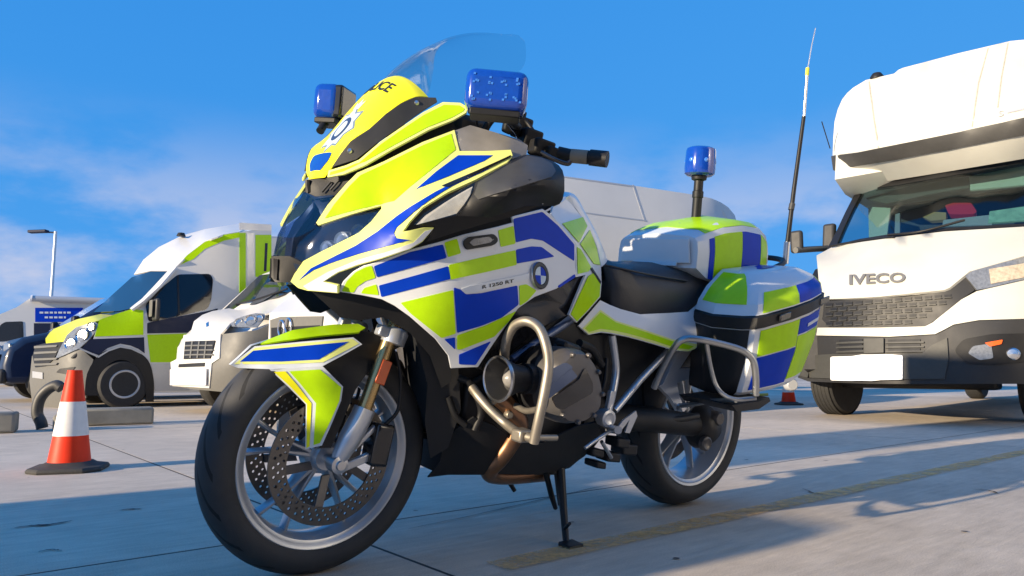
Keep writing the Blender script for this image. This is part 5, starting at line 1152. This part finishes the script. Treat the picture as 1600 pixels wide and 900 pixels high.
# ------------------------------------------------------------------ dark blue van and camper at far left
FF = Frame((-8.3, 11.4, 0), (-.77, -.637))
vf = empty('blue_van', FF, 'dark blue van parked left of the chequered van', 'van')
prism('body_shell', [(-.36, .28), (-.32, .55), (-.36, .80), (-.55, .97), (-1.05, 1.10), (-1.85, 1.72), (-2.2, 1.86), (-4.9, 1.90), (-4.9, .30)], -.88, .88, 'vblue', vf, bevel=.10, seg=3)
V, T = quad3('', [(-1.10, -.76, 1.135), (-1.10, .76, 1.135), (-1.84, .70, 1.71), (-1.84, -.70, 1.71)], None, None)
V, Fc = thicken(V, T, (3, 0, 3), .012, .012); mesh('windscreen', V, Fc, M['bluelens'], vf)  # beacon blue on the glass paints in the reflected sky
prism('door_window', [(-1.25, 1.14), (-1.95, 1.66), (-2.5, 1.68), (-2.5, 1.12)], .882, .89, 'vglass', vf, mirror=True)
obox('headlight', (-.42, .62, .80), (.05, .02, .03), (-.02, .19, 0), (0, 0, .07), 'lamp', vf, mirror=True, bevel=.03)
box('grille', (-.345, -.40, .56), (-.31, .40, .72), 'black', vf, bevel=.01); box('front_bumper', (-.40, -.86, .28), (-.27, .86, .50), 'bumper_dark', vf, bevel=.05)
obox('door_mirror', (-1.2, 1.0, 1.18), (.05, 0, 0), (0, .10, 0), (0, 0, .13), 'black', vf, mirror=True, bevel=.03)
van_wheel(vf, (-.95, .80, .32), .32, .2); van_wheel(vf, (-.95, -.80, .32), .32, .2, -1)

GF = Frame((-14.0, 20.5, 0), (-.90, -.43))
vg = empty('camper_van', GF, 'distant white mobile unit with blue sign panel and roof awning', 'van')
Sgp = Surf(GF, [(-20, 480, 0), (50, 462, 0), (160, 470, 0), (160, 560, 0), (0, 560, 0)])
patch('body_side', [(-60, 530), (-20, 500), (0, 491), (26, 480), (50, 464), (200, 470), (200, 590), (-60, 590)], Sgp, 'vwhite', vg, th=.05, res=24, mirror=False)
core(GF, [(-50, 535), (-10, 500), (50, 468), (200, 474), (200, 585), (-50, 585)], -2.1, -.06, 'vwhite', vg)
patch('cab_window', rounded([(0, 508), (8, 503), (36, 502), (37, 528), (10, 533), (-4, 534)], 3), Sgp, 'vglass', vg, off=.01, th=.02, res=20, mirror=False)
sg = patch('sign_panel', [(55, 481), (130, 481), (122, 503), (55, 503)], Sgp, 'blue', vg, off=.012, th=.02, res=20, mirror=False)
for (y0, x0, x1) in ((487, 62, 112), (494.5, 70, 104)):
    rr_ = random.Random(int(y0)); x = x0
    while x < x1:
        w = rr_.uniform(3.0, 6.5); patch('sign_lettering', [(x, y0), (x + w, y0 + .1), (x + w, y0 + 3.0), (x, y0 + 2.9)], Sgp, 'silver_tape', sg, off=.024, th=.006, res=20, mirror=False); x += w + 2.0
patch('lower_window', [(53, 505), (120, 505), (112, 530), (53, 530)], Sgp, 'vdark', vg, off=.01, th=.02, res=20, mirror=False)
aw = tube('awning', [GF.at(50, 466.5, .12), GF.at(165, 470, .12)], .085, 'vsilver', vg, smooth=False, sides=10)
tube('awning_end', [GF.at(48, 466, .12), GF.at(51, 466.2, .12)], .10, 'plate_white', aw, smooth=False, sides=10)
van_wheel(vg, (-.2, -.14, .34), .34, .2); van_wheel(vg, (-3.4, -.14, .34), .34, .2)

# street lamp
lz = 26.0; lx = (77 - 800) / 1155 * lz
lamp = bpy.data.objects.new('street_lamp', None); COL.objects.link(lamp); lamp.location = (lx, lz, 0)
prop(lamp, 'tall pale street lamp post with single arm rising behind the mobile unit', 'street lamp')
hz = CAM_H + (574.5 - 360) * lz / 1155 * 1.0
M['galv'] = mat('galvanised post', (0.62, 0.66, 0.68), 0.4, metal=0.3)
tube('post', [(0, 0, 0), (0, 0, 1.2), (0, 0, 1.25), (0, 0, hz)], [.085, .085, .06, .05], 'galv', lamp, smooth=False)
tube('arm', [(0, 0, hz - .04), (-.35, 0, hz - .02)], .03, 'vdark', lamp, smooth=False)
obox('lamp_head', (-.62, 0, hz + .0), (.32, 0, .012), (0, .12, 0), (0, 0, .05), 'vdark', lamp, bevel=.02)

# ------------------------------------------------------------------ truck on the right
TF = Frame((3.45, 7.0, 0), (-.70, -.71))
tr = empty('luton_truck', TF, 'white luton truck with cream cab-over pod and black grille on the right', 'truck')
X = lambda c: Surf(TF, c, 0)
S1 = X([(1280, 437, -.42), (1276, 399, -.85), (1300, 385, -1.20), (1345, 377, -.90), (1393, 371, -.74), (1475, 361, -.68), (1600, 354, -.85), (1650, 350, -1.0), (1650, 390, -.62), (1600, 400, -.42), (1507, 430, -.14), (1475, 453, -.05), (1374, 464, .0), (1320, 467, -.08), (1285, 469, -.28), (1400, 415, -.2), (1330, 430, -.25), (1500, 390, -.42)])
S2 = X([(1260, 500, -.55), (1285, 470, -.28), (1374, 465, .0), (1475, 454, -.05), (1525, 455, -.14), (1600, 437, -.34), (1650, 430, -.55), (1600, 403, -.42), (1650, 400, -.65), (1283, 500, -.28), (1374, 500, .02), (1450, 505, .0), (1276, 520, -.32), (1389, 525, .05), (1461, 523, .03), (1600, 498, -.22), (1650, 500, -.45), (1250, 580, -.58), (1357, 575, .09), (1500, 560, .03), (1600, 560, -.18), (1650, 560, -.45), (1247, 592, -.58), (1357, 600, .06), (1600, 600, -.2), (1650, 600, -.45)])
cabcore = core(TF, [(1290, 470), (1300, 392), (1330, 385), (1400, 385), (1560, 390), (1560, 595), (1262, 590)], -.85, -.845, 'dark', tr, 'firewall')
prism('body_shell', [(-.62, .40), (-.35, .5), (-.3, 1.2), (-.75, 1.60), (-1.0, 1.66), (-1.3, 1.7), (-2.6, 1.7), (-2.6, .40)], -.86, .86, 'dark', tr)
patch('bonnet', [(1280, 468), (1279, 437), (1276, 399), (1300, 386), (1345, 378), (1393, 371.5), (1475, 361.5), (1600, 354), (1650, 351), (1650, 386), (1600, 400), (1515, 424), (1500, 436), (1484, 449), (1475, 453), (1374, 463.5), (1320, 466.5)], S1, 'dirty_white', tr, th=.03, res=16, mirror=False, bevel=.006)
V2, F2 = text2d('IVECO', 23.0, .55)
o3 = [S1.at(1371 + x * 1.34, 437 - x * .06 - y * .90) for x, y in V2]
V, Fc = thicken(o3, F2, TF.Cb, .014, .012); mesh('maker_lettering', V, Fc, mat('grey badge metal', (0.22, 0.21, 0.19), 0.4, metal=0.3), tr)
gr1 = patch('grille', [(1282, 470), (1374, 465), (1475, 455), (1498, 440), (1508, 432), (1524, 452), (1500, 468), (1470, 492), (1455, 503), (1444, 509), (1370, 511), (1293, 511), (1281, 498)], S2, 'bumper_dark', tr, off=-.02, th=.03, res=14, mirror=False)
for r_ in range(5):
    yy = 474 + r_ * 7.4
    for k in range(13 - r_):
        x0 = 1288 + k * 15.6 + (7 if r_ % 2 else 0)
        if x0 > 1492 - r_ * 9: break
        dy = -(x0 - 1288) * (.075 - .012 * r_)
        patch('grille_cell', [(x0, yy + dy), (x0 + 11.5, yy + dy - .9), (x0 + 10.5, yy + dy + 3.2), (x0 + 1, yy + dy + 4.1)], S2, 'dark', gr1, off=-.014, th=.006, res=20, mirror=False)
        patch('grille_rib', [(x0, yy + dy + 4.6), (x0 + 11.5, yy + dy + 3.7), (x0 + 11.5, yy + dy + 5.0), (x0, yy + dy + 5.9)], S2, 'truck_bumper', gr1, off=-.002, th=.02, res=20, mirror=False)
patch('bumper_band', [(1262, 515), (1278, 512), (1293, 512), (1370, 512), (1445, 510), (1457, 504), (1472, 492), (1502, 468), (1526, 455), (1600, 438), (1650, 425), (1650, 494), (1600, 498), (1530, 500), (1490, 507), (1475, 515), (1461, 522), (1389, 526), (1276, 524), (1262, 524)], S2, 'dirty_white', tr, th=.03, res=16, mirror=False, bevel=.006)
hd = patch('headlight', [(1508, 431), (1520, 423), (1600, 402), (1650, 392), (1650, 424), (1600, 437), (1540, 451), (1526, 453)], S2, 'lamp', tr, off=.004, th=.03, res=10, mirror=False)
patch('indicator_lens', [(1545, 421), (1600, 412), (1640, 405), (1640, 424), (1600, 434), (1548, 444)], S2, mat('warm lamp lens', (0.50, 0.42, 0.31), 0.2, coat=0.6, var=0.6, scale=40), hd, off=.010, th=.01, res=10, mirror=False)
patch('lower_bumper', [(1262, 526), (1276, 525), (1389, 527), (1461, 523), (1476, 516), (1490, 508), (1530, 501), (1600, 499), (1650, 496), (1650, 600), (1600, 600), (1500, 600), (1357, 600), (1262, 596), (1246, 590), (1246, 560)], S2, 'bumper_dark', tr, off=-.006, th=.03, res=16, mirror=False)
patch('bumper_face', [(1248, 566), (1275, 555), (1300, 553), (1440, 553), (1456, 540), (1480, 528), (1482, 560), (1476, 592), (1357, 593), (1262, 590), (1247, 586)], S2, 'truck_bumper', tr, off=.014, th=.03, res=16, mirror=False, bevel=.006)
for xs in ((1312, 1348), (1388, 1438)):
    for yy in (531, 538, 545): patch('bumper_slat', [(xs[0], yy), (xs[1], yy - 1), (xs[1], yy + 2.6), (xs[0], yy + 3.6)], S2, 'dark', tr, off=.006, th=.012, res=20, mirror=False)
    for yy in (534.8, 541.8, 548.8): patch('bumper_rib', [(xs[0] - 4, yy), (xs[1] + 6, yy - 1), (xs[1] + 6, yy + 1.5), (xs[0] - 4, yy + 2.5)], S2, 'truck_bumper', tr, off=.012, th=.02, res=20, mirror=False)
patch('bumper_pillar', [(1351, 529), (1382, 528.5), (1382, 552), (1351, 553)], S2, 'truck_bumper', tr, off=.02, th=.03, res=20, mirror=False, bevel=.004)
patch('number_plate', rounded([(1302, 557), (1412, 556), (1412, 593), (1302, 594)], 3), S2, 'plate_white', tr, off=.032, th=.014, res=16, mirror=False)
fr_ = patch('fog_recess', rounded([(1490, 548), (1505, 530), (1550, 522), (1640, 520), (1640, 562), (1560, 570), (1510, 568)], 8), S2, 'black', tr, off=.004, th=.02, res=14, mirror=False)
patch('fog_lens', rounded([(1512, 552), (1520, 541), (1548, 537), (1552, 560), (1530, 563)], 4), S2, 'lamp', fr_, off=.014, th=.014, res=10, mirror=False)
patch('side_repeater', rounded([(1538, 536), (1566, 531), (1564, 538), (1546, 542)], 2), S2, 'amber', fr_, off=.018, th=.014, res=10, mirror=False)
c_ = S2.at(1582, 553); lathe('fog_lamp', [(0, .03), (.04, .026), (.052, .012), (.06, 0), (.06, -.03)], c_, (.95, .25, 0), 'chrome', fr_, n=20)
# windscreen and cab
S3 = X([(1300, 386, -1.20), (1393, 371, -.80), (1475, 361, -.74), (1600, 354, -.90), (1650, 350, -1.05), (1338, 297, -1.95), (1400, 290, -1.55), (1475, 272, -1.38), (1600, 252, -1.45), (1650, 245, -1.6)])
ws = patch('windscreen', [(1306, 383), (1345, 376), (1393, 369), (1475, 360), (1600, 352), (1650, 349), (1650, 246), (1600, 254), (1475, 277), (1400, 289), (1344, 298)], S3, 'winglass', tr, th=.012, res=22, mirror=False)
patch('pillar', [(1292, 392), (1308, 362), (1322, 332), (1340, 297), (1349, 297), (1332, 330), (1318, 360), (1308, 384)], S3, 'black', tr, off=.012, th=.05, res=14, mirror=False)
patch('screen_base', [(1290, 394), (1345, 379), (1393, 371.5), (1475, 361.5), (1600, 354.5), (1650, 352), (1650, 348), (1600, 350.5), (1475, 357.5), (1393, 366.5), (1345, 374), (1304, 384)], S3, 'black', tr, off=.01, th=.04, res=18, mirror=False)
patch('header_strip', [(1340, 298), (1400, 290), (1475, 277), (1600, 254), (1650, 246), (1650, 236), (1600, 244), (1475, 268), (1400, 281), (1340, 290)], S3, 'black', tr, off=.006, th=.05, res=18, mirror=False)
for a, b, c_ in (((1390, 371), (1440, 366), (1510, 348)), ((1300, 388), (1340, 381), (1400, 374))):
    tube('wiper', [S3.at(*q) + np.array([.05, 0, .02]) for q in (a, b, c_)], .012, 'black', tr)
# things seen through the glass
S4 = X([(1300, 386, -1.45), (1475, 361, -1.15), (1650, 350, -1.35), (1340, 298, -2.2), (1475, 272, -1.75), (1650, 245, -1.85)])
box('cab_back', (-2.62, -.84, 1.2), (-2.56, .9, 2.6), 'cab', tr)
box('cab_floor', (-2.6, -.84, 1.62), (-1.15, 1.0, 1.68), 'cab', tr)
patch('sun_visor', [(1344, 302), (1400, 294), (1475, 282), (1514, 276), (1514, 293), (1475, 299), (1385, 317), (1356, 312)], S4, M['trim_cream'] if False else 'bumper', tr, th=.02, res=20, mirror=False)
patch('sun_visor', [(1515, 272), (1600, 258), (1650, 250), (1650, 284), (1600, 290), (1516, 298)], S4, 'trim_cream', tr, off=.01, th=.02, res=20, mirror=False)
patch('windscreen_sticker', [(1524, 268), (1536, 266), (1534, 276), (1522, 278)], S4, 'plate_white', tr, off=.04, th=.006, res=20, mirror=False)
patch('door_card', [(1350, 314), (1384, 316), (1378, 366), (1352, 372)], S4, 'trim_cream', tr, off=-.1, th=.02, res=20, mirror=False)
patch('seat_back', [(1395, 330), (1402, 328), (1402, 360), (1394, 362)], S4, 'vsilver', tr, off=-.05, th=.02, res=20, mirror=False)
patch('dash_paper', [(1476, 348), (1550, 340), (1550, 356), (1474, 358)], S4, 'vsilver', tr, off=.04, th=.01, res=20, mirror=False)
patch('dash_cloth', [(1546, 336), (1600, 328), (1600, 350), (1544, 354)], S4, mat('pale green cloth', (0.35, 0.55, 0.40), 0.8, var=0.5, scale=14), tr, off=.05, th=.02, res=14, mirror=False)
patch('red_case', rounded([(1478, 324), (1490, 320), (1518, 320), (1527, 334), (1522, 338), (1484, 338)], 3), S4, 'red', tr, off=.03, th=.06, res=14, mirror=False)
patch('glove', [(1444, 342), (1462, 334), (1480, 335), (1480, 346), (1456, 348)], S4, 'card', tr, off=.03, th=.04, res=14, mirror=False)
# mirror on its arm
ma = tube('mirror_arm', [TF.at(1304, 388, -.95), TF.at(1275, 389, -1.02), TF.at(1243, 391, -1.10)], .035, 'bumper', tr)
obox('mirror_head', TF.at(1245, 378, -1.12), (.04, 0, 0), (0, .07, 0), (0, 0, .13), 'bumper_dark', tr, bevel=.03, seg=3)
obox('door_mirror', TF.at(1296, 370, -.98), (.05, 0, .0), (0, .07, 0), (-.03, 0, .16), 'bumper_dark', tr, bevel=.03, seg=3)
# cab-over pod
S5 = X([(1300, 250, -1.62), (1304, 268, -1.62), (1304, 190, -1.72), (1316, 155, -1.85), (1340, 250, -1.32), (1400, 240, -1.12), (1500, 222, -1.02), (1600, 200, -1.05), (1660, 190, -1.2), (1333, 137, -1.98), (1353, 125, -2.0), (1397, 115, -1.95), (1411, 106, -1.92), (1498, 83, -1.85), (1579, 64, -1.85), (1660, 52, -1.95), (1336, 290, -1.98), (1400, 280, -1.55), (1475, 267, -1.36), (1600, 246, -1.35), (1660, 236, -1.5), (1380, 180, -1.35), (1500, 150, -1.28), (1600, 130, -1.3), (1345, 190, -1.5)])
pod = patch('cab_pod', [(1301, 243), (1302, 215), (1304, 190), (1309, 171), (1316, 155), (1324, 145), (1333, 137), (1353, 125), (1375, 120), (1397, 115), (1404, 109), (1411, 106), (1498, 83), (1579, 64), (1600, 62), (1660, 56), (1660, 172), (1600, 184), (1500, 206), (1400, 226), (1340, 238)], S5, 'dirty_white', tr, th=.04, res=20, mirror=False)
patch('pod_band', [(1300, 244), (1340, 238), (1400, 226), (1500, 206), (1600, 184), (1660, 171), (1660, 198), (1600, 211), (1500, 231), (1400, 249), (1340, 259), (1303, 266)], S5, 'grey_plastic', pod, off=.012, th=.03, res=18, mirror=False)
patch('pod_lip', [(1303, 266), (1340, 259), (1400, 249), (1500, 231), (1600, 211), (1660, 198), (1660, 236), (1600, 248), (1475, 269), (1400, 281), (1338, 291), (1318, 280), (1308, 272)], S5, 'dirty_white', pod, th=.03, res=18, mirror=False)
for pg in ([(1357, 128), (1359, 127), (1366, 180), (1374, 231), (1372, 231), (1364, 180)], [(1543, 76), (1545, 75), (1530, 130), (1520, 198), (1518, 198), (1528, 130)], [(1574, 68), (1576, 67), (1566, 120), (1560, 168), (1558, 168), (1564, 120)]):
    patch('pod_seam', pg, S5, 'trim_cream2', pod, off=.003, th=.003, res=18, mirror=False)
V2, F2 = text2d('S', 20.0, .1)
V, Fc = thicken([S5.at(1564 + x * 1.0, 178 - x * .22 - y * .62) for x, y in V2], F2, TF.Cb, .004, .004); mesh('pod_lettering', V, Fc, 'vsilver', pod)
patch('pod_lettering', [(1574, 174.5), (1600, 169), (1630, 163), (1630, 165.5), (1600, 171.5), (1574, 177)], S5, 'vsilver', pod, off=.004, th=.003, res=20, mirror=False)
prism('box_body', [(-1.75, 2.62), (-1.45, 2.75), (-1.55, 3.2), (-1.95, 3.55), (-2.3, 3.68), (-8.2, 3.72), (-8.2, .9), (-2.7, .9), (-2.7, 2.55)], -.86, 1.05, 'dirty_white', tr)
lathe('roof_marker', [(0, .05), (.05, .045), (.08, 0), (.08, -.03)], S5.at(1368, 121) + np.array([-.05, 0, .02]), (0, 0, 1), 'black', tr, n=14)
tube('cab_aerial', [TF.at(1297, 232, -.92), TF.at(1284, 190, -.92)], .006, 'black', tr, smooth=False)
# front axle, wheels, underside
tw = van_wheel(tr, (-1.08, -.80, .37), .37, .24, -1); tw.rotation_euler = (0, 0, R(-9))
for k in range(5):
    lathe('tread_rib', [(.371, -.016), (.376, -.012), (.376, .012), (.371, .016)], (0, (-2 + k) * .042, 0), (0, 1, 0), 'car_tyre', tw, n=40, closed=True)
van_wheel(tr, (-1.35, 1.02, .37), .37, .24, 1)
van_wheel(tr, (-7.0, -.78, .37), .37, .24, -1); van_wheel(tr, (-7.0, .78, .37), .37, .24, 1)
box('chassis', (-6.5, -.42, .42), (-.5, .42, .62), 'dark', tr); box('axle_beam', (-1.2, -.75, .30), (-.95, .75, .42), 'dark', tr, bevel=.03)
lathe('filler_cap', [(0, .012), (.055, .012), (.065, .0), (.065, -.08), (0, -.08)], TF.at(1238, 601, -1.05), (.6, .8, 0), 'vsilver', tr, n=20)

# ------------------------------------------------------------------ cones
M['orange'] = mat('fluorescent orange red plastic', (0.80, 0.042, 0.010), 0.5, spec=0.25, var=0.12, scale=20)
M['sleeve'] = mat('white reflective sleeve', (0.74, 0.72, 0.68), 0.5, var=0.12, scale=30)
M['cone_base'] = mat('recycled rubber base', (0.05, 0.048, 0.045), 0.85, var=0.3, scale=30, bump=0.5, bscale=120)
def cone(loc, h, rot, label):
    c = bpy.data.objects.new('traffic_cone', None); COL.objects.link(c); c.location = loc; c.rotation_euler = (0, 0, rot)
    prop(c, label, 'traffic cone', 'traffic cones')
    k = h / .5
    rb_ = lambda z: (.104 - .070 * z / .5) * k
    def seg(n_, z0, z1, m_, dr=0.0):
        pr_ = [(rb_(z0 + (z1 - z0) * i / 6) + dr, (z0 + (z1 - z0) * i / 6) * k) for i in range(7)]
        if n_ == 'cone_tip': pr_ += [(.034 * k, h + .004), (.022 * k, h + .005), (.020 * k, h - .03)]
        return lathe(n_, pr_, (0, 0, 0), (0, 0, 1), m_, c, n=36)
    sq = .165 * k
    oct_ = [(sq, -.6 * sq), (sq, .6 * sq), (.6 * sq, sq), (-.6 * sq, sq), (-sq, .6 * sq), (-sq, -.6 * sq), (-.6 * sq, -sq), (.6 * sq, -sq)]
    loft('cone_base', [[np.array([x * s_, y * s_, z * k]) for x, y in oct_] for s_, z in ((1, 0.0), (1.02, .012), (.97, .024), (.72, .030), (.58, .046))], 'cone_base', c, bevel=.003)
    seg('cone_body', .046, .175, 'orange'); seg('reflective_sleeve', .175, .345, 'sleeve', .0022); seg('cone_tip', .345, .5, 'orange')
    return c
cone((-2.25, 3.83, 0), .50, .3, 'nearer orange and white traffic cone beside the motorcycle front wheel')
cone((3.87, 10.45, 0), .50, .1, 'small orange and white cone behind the pannier near the truck wheel')
tube('post_rail', [(3.2, 10.6, .12), (3.62, 10.55, .14)], .02, mat('yellow rail', (0.55, 0.45, 0.08), 0.6), None, smooth=False)
prop(bpy.data.objects['post_rail'], 'short yellow rail lying beside the small cone', 'rail')

# ------------------------------------------------------------------ kerb blocks and bent pipe by the vans
M['kerb'] = mat('weathered kerb concrete', (0.22, 0.21, 0.18), 0.85, var=0.35, scale=9, bump=0.5, bscale=60)
def kerb(p, q, w, h, label):
    p, q = np.array(p, float), np.array(q, float); d = (q - p) / 2; n = np.array([-d[1], d[0]]); n /= np.linalg.norm(n); c = (p + q) / 2 + n * w / 2
    o = obox('kerb_block', (0, 0, h / 2 + .001), (d[0], d[1], 0), (n[0] * w / 2, n[1] * w / 2, 0), (0, 0, h / 2), 'kerb', None, bevel=.02, seg=2)
    o.location = (c[0], c[1], 0); prop(o, label, 'kerb', 'kerb blocks in front of the vans')
kerb((-3.84, 6.60), (-3.30, 6.90), .28, .15, 'grey concrete kerb block just right of the cone')
kerb((-4.35, 5.75), (-3.95, 5.95), .26, .16, 'pale kerb block at the far left edge beside the bent pipe')
kerb((-3.74, 6.10), (-3.56, 6.20), .2, .13, 'small broken kerb lump between the two kerb blocks')
wp = lambda u, v, z: _C + (_fw * FPX + _rt * (u - 800.0) + _up * (450.0 - v)) * ((6.3) / ((_fw * FPX + _rt * (u - 800.0) + _up * (450.0 - v))[1]))
o = tube('bent_pipe', [wp(66, 669, 0), wp(64, 660, 0), wp(58, 645, 0), wp(62, 624, 0), wp(74, 609, 0), wp(88, 602, 0), wp(96, 606, 0)], .045, 'grey_plastic', None, sides=14)
prop(o, 'bent grey pipe hoop standing left of the cone', 'pipe')

# ------------------------------------------------------------------ added off to the left, unseen, only to shade the foreground
SA = np.array([math.cos(R(SUN_AZ)), math.sin(R(SUN_AZ))]); SN = np.array([-SA[1], SA[0]])
def sun_pt(s, n): return SA * s + SN * n
cp = sun_pt(-2.1, 2.15)  # car shape added as the unseen caster of the foreground shadow
KF = Frame((cp[0], cp[1], 0), SA)
kc = empty('shade_caster_car', KF, 'added dark hatchback shape, unseen to the left, casting the foreground shadow', 'car')
prof = [(.0, .35), (-.05, .62), (-.15, .74), (-1.0, .92), (-1.75, 1.42), (-2.2, 1.47), (-3.1, 1.42), (-3.75, .98), (-3.85, .45), (-3.8, .25), (-.1, .25)]
prism('car_body', prof, -.78, .78, 'vdark', kc, bevel=.08)
for x_ in (-.75, -3.05):
    for s_ in (1, -1): van_wheel(kc, (x_, s_ * .74, .30), .30, .18, s_)
prism('side_window', [(-1.25, .98), (-1.8, 1.36), (-2.9, 1.36), (-3.3, 1.0)], .775, .785, 'vglass', kc, mirror=True)
tp = sun_pt(-6.0, 3.04)  # unseen upright slab added to carry the shadow band further right
tt_ = bpy.data.objects.new('shade_slab', None); COL.objects.link(tt_); tt_.location = (tp[0], tp[1], 0); tt_.rotation_euler = (0, 0, R(SUN_AZ))
prop(tt_, 'added tall narrow grey slab, unseen to the left, casting a long shadow', 'sign')
box('shade_slab_panel', (-.09, -.46, .25), (.09, .46, 3.6), 'vsilver', tt_, bevel=.02); box('shade_slab_plinth', (-.16, -.50, 0), (.16, .50, .25), 'kerb', tt_, bevel=.02)

for o_ in (va, vb, vc, vd, vf): o_['group'] = 'vans parked along the yard'
# unseen brick block added to take sky light off the bike's shaded side
M['brick'] = mat('dark brown brick', (0.11, 0.07, 0.055), 0.85, var=0.3, scale=3)
dp = bpy.data.objects.new('sky_blocker', None); COL.objects.link(dp); dp.location = (0, -9.0, 0); prop(dp, 'added dark brick block, unseen behind the camera, cutting sky light', 'building')
box('wall', (1.0, -6.0, 0), (34.0, 0.0, 8.5), 'brick', dp)
box('roof', (.7, -6.2, 8.503), (34.3, .3, 8.8), 'vdark', dp)
for k in range(1, 6):
    wd = box('roller_door', (-3.0 + k * 6.0, .002, 0), (1.0 + k * 6.0, .06, 4.2), 'bumper_dark', dp)
    wi_ = box('window', (-2.6 + k * 6.0, .002, 5.2), (.6 + k * 6.0, .05, 6.8), 'vglass', dp)

# unseen pale block added on the right to throw warm light over the yard
wh = bpy.data.objects.new('bounce_block', None); COL.objects.link(wh); wh.location = (8.5, -7.0, 0); prop(wh, 'added pale block, unseen to the right, bouncing sunlight into the yard', 'building')
box('wall', (0, 0, 0), (9.0, 12.0, 8.0), 'vsilver', wh); box('roof', (-.2, -.2, 8.003), (9.2, 12.2, 8.3), 'vdark', wh)
for k in range(3): box('loading_door', (-.05, 1.0 + k * 4.0, 0), (-.002, 3.6 + k * 4.0, 3.4), 'vsilver', wh)
